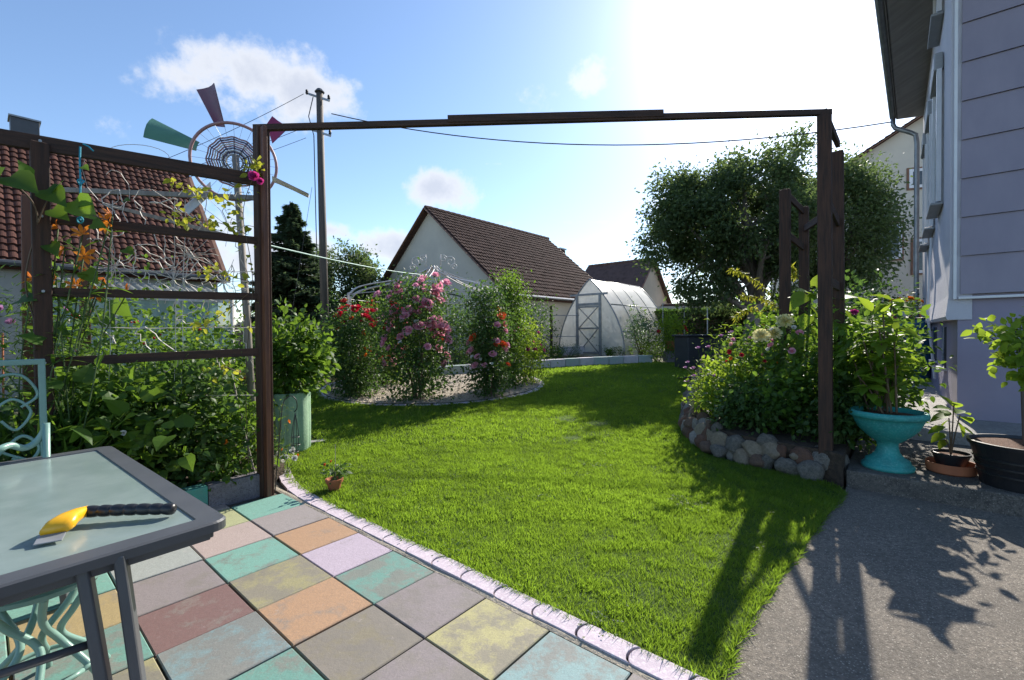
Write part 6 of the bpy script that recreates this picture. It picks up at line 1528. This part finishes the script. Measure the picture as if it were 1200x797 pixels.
t = thing('hydrangea', uc+Z*hu*.93, 'tall leafy potted plant with broad bright leaves in the turquoise urn', 'plant'); b = MB(); f_ = MB(); base = uc+Z*hu*.92
for (px, py, dD) in ((1035, 368, 0), (1055, 420, .1), (1012, 400, .05), (1030, 345+40, -.1), (1052, 385, .15), (1005, 440, 0), (1048, 400, -.15), (1020, 430, .15), (1022, 365, .3), (1045, 352, .2), (998, 415, .3), (1038, 380, .45)):
    p = pt(px, py, D_+dD); b0 = base+np.array([(px-1035)*.0012, dD*.5, 0]); P = curve([b0, b0*.45+p*.55+np.array([0, 0, .03]), p], 6); b.tube(P, [.009]*6+[.006]*(len(P)-6), 6)
    Pn = np.array(P)[4:]; m = 19; ix = rng.integers(0, len(Pn), m); A = unit(m); A[:, 2] = A[:, 2]*.35+.1; Nn = Z+unit(m)*.35; f_.scatter(T_BROAD, Pn[ix], A, Nn, rng.uniform(.11, .19, m), .95)
b.build('stems', M['stem_brown'], t, smooth=True); f_.build('leaves', M['leaf_lime'], t, attr=True, smooth=True)
sp_ = onz(1117, 554, .15); sp_[1] += .02
b = MB(); b.lathe([(.001, 0), (.140, 0), (.158, .012), (.165, .085), (.156, .085), (.150, .02), (.001, .02)], c=sp_, n=44); tag(b.build('saucer_bowl', M['terracotta'], origin=sp_), 'shallow terracotta bowl on the step holding the small black pot', 'bowl')
pot('plant_pot', 'small black plastic pot standing in the terracotta bowl', sp_+Z*.022, .082, .120, .145, 'black_plastic', 'bark_mulch', rimw=.006, rimh=.02)
t = thing('fig_seedling', sp_+Z*.15, 'young plant with wide bright leaves in the small black pot', 'plant'); b = MB(); f_ = MB(); base = sp_+Z*.14; Ds = sp_[1]
tops = [(1118, 472, 0), (1112, 490, .03), (1125, 486, -.03), (1108, 515, .0)]
for x, y, dd in tops: P = curve([base, (base+pt(x, y, Ds+dd))/2+Z*.02, pt(x, y, Ds+dd)], 5); b.tube(P, .005, 5)
b.build('stems', M['stem_brown'], t, smooth=True)
for (p, q, s_) in (((1115, 485), (1072, 492), .17), ((1115, 480), (1085, 470), .15), ((1118, 478), (1104, 458), .13), ((1120, 478), (1128, 458), .13), ((1122, 484), (1150, 478), .16), ((1124, 488), (1158, 490), .2), ((1120, 492), (1140, 515), .17), ((1112, 492), (1085, 512), .15), ((1108, 508), (1078, 520), .14), ((1110, 515), (1088, 532), .12), ((1116, 486), (1100, 480), .12), ((1120, 485), (1138, 468), .14), ((1108, 500), (1070, 508), .13), ((1122, 498), (1140, 506), .15)):
    a = pt(*p, Ds+rng.normal()*.05); c_ = pt(*q, Ds+rng.normal()*.08); f_.scatter(T_BROAD, a, c_-a, Z+unit(1)[0]*.3+np.array([0, -.2, 0]), s_, .95)
f_.build('leaves', M['leaf_lime'], t, attr=True, smooth=True)
q = at(1200, 560, 3.42); bp = np.array([q.x, q.y, .15]); 
pot('plant_pot', 'large black grooved pot at the right edge of the step', bp, .235, .30, .335, 'black_plastic', 'bark_mulch', rimw=.014, rimh=.03, grooves=3)
t = thing('standard_rose', bp+Z*.31, 'small standard tree with twin stems in the large black pot', 'tree'); b = MB(); f_ = MB(); base = bp+Z*.31; Dq = bp[1]
tp_ = pt(1197, 425, Dq)
for o_ in (0, .022): b.tube(curve([base+np.array([o_+.0, 0, 0]), (base+tp_)/2+np.array([o_*.3, 0, 0]), tp_+np.array([o_, 0, 0])]), .010, 7)
for (x, y) in ((1160, 395), (1175, 400), (1190, 388), (1185, 415), (1200, 395), (1215, 400), (1230, 390), (1205, 425)): p = pt(x, y, Dq+rng.normal()*.1); b.tube([tp_+rng.normal(size=3)*.01, (tp_+p)/2+Z*.02, p], .004, 4)
b.build('stems', M['bark'], t, smooth=True)
Cc = np.array([pt(x, y, Dq+rng.normal()*.1) for x, y in ((1160, 388), (1170, 395), (1180, 402), (1190, 386), (1185, 412), (1200, 395), (1212, 402), (1225, 392), (1195, 428), (1205, 440), (1182, 425), (1240, 410), (1215, 425), (1192, 405), (1255, 380), (1280, 395), (1265, 425), (1300, 410), (1235, 372), (1210, 378), (1290, 370), (1320, 390))])
foliage(f_, Cc, .05, 560, .075, T_BROAD, up=.5, droop=.1); f_.build('leaves', M['leaf_lime'], t, attr=True, smooth=True)

# ================================================================== PATH THINGS
q = at(1070, 400, 9.6); c_ = np.array([q.x, q.y, .28]); zt_b = at(1070, 373, 9.6).z
t = thing('rain_barrel', c_, 'blue plastic rain barrel against the lilac house wall', 'barrel'); b = MB(); hb_ = zt_b-.28
b.lathe([(.001, 0), (.25, 0), (.28, .05), (.295, hb_*.3), (.30, hb_*.32), (.295, hb_*.34), (.305, hb_*.65), (.31, hb_*.67), (.305, hb_*.69), (.29, hb_-.04), (.26, hb_)], c=c_, n=40); b.build('body', M['blue_barrel'], t, smooth=True)
b = MB(); b.lathe([(.30, hb_-.03), (.305, hb_), (.001, hb_+.015)], c=c_, n=40); b.build('lid', M['black_box'], t)
lq = c_+np.array([-.16, 0, hb_+.015]); pot('flower_pot', 'small white pot standing on the blue rain barrel', lq, .07, .10, .19, 'trim_white')
bush('lantana', 'orange and yellow flowering plant in the white pot on the barrel', 'flower', lq+Z*.17, .3, .2, .24, 380, .05, 'leaf_lime', T_BROAD, k=20, blooms=[('orange_small', 14, .05, (.6, 1.1)), ('rose_coral', 5, .04, (.7, 1.1))])
# red-brown rail behind
p0 = at(1045, 378, 14.5); p1 = at(1092, 378, 14.0); b = MB(); z0 = .5
t = thing('balustrade', (p0.x, p0.y, z0), 'low red-brown wooden railing behind the blue barrel', 'railing')
for z_ in (1.5, 1.95): b.bar((p0.x, p0.y, z_), (p1.x, p1.y, z_), .05, .08, up=Z)
b.build('rail', M['red_fence'], t)
for k in range(5):
    a = k/4; b = MB(); x = V3(p0)*(1-a)+V3(p1)*a; b.bar((x[0], x[1]+.05, z0-.2), (x[0], x[1]+.05, 2.0), .07, .07); b.build('post', M['red_fence'], t)
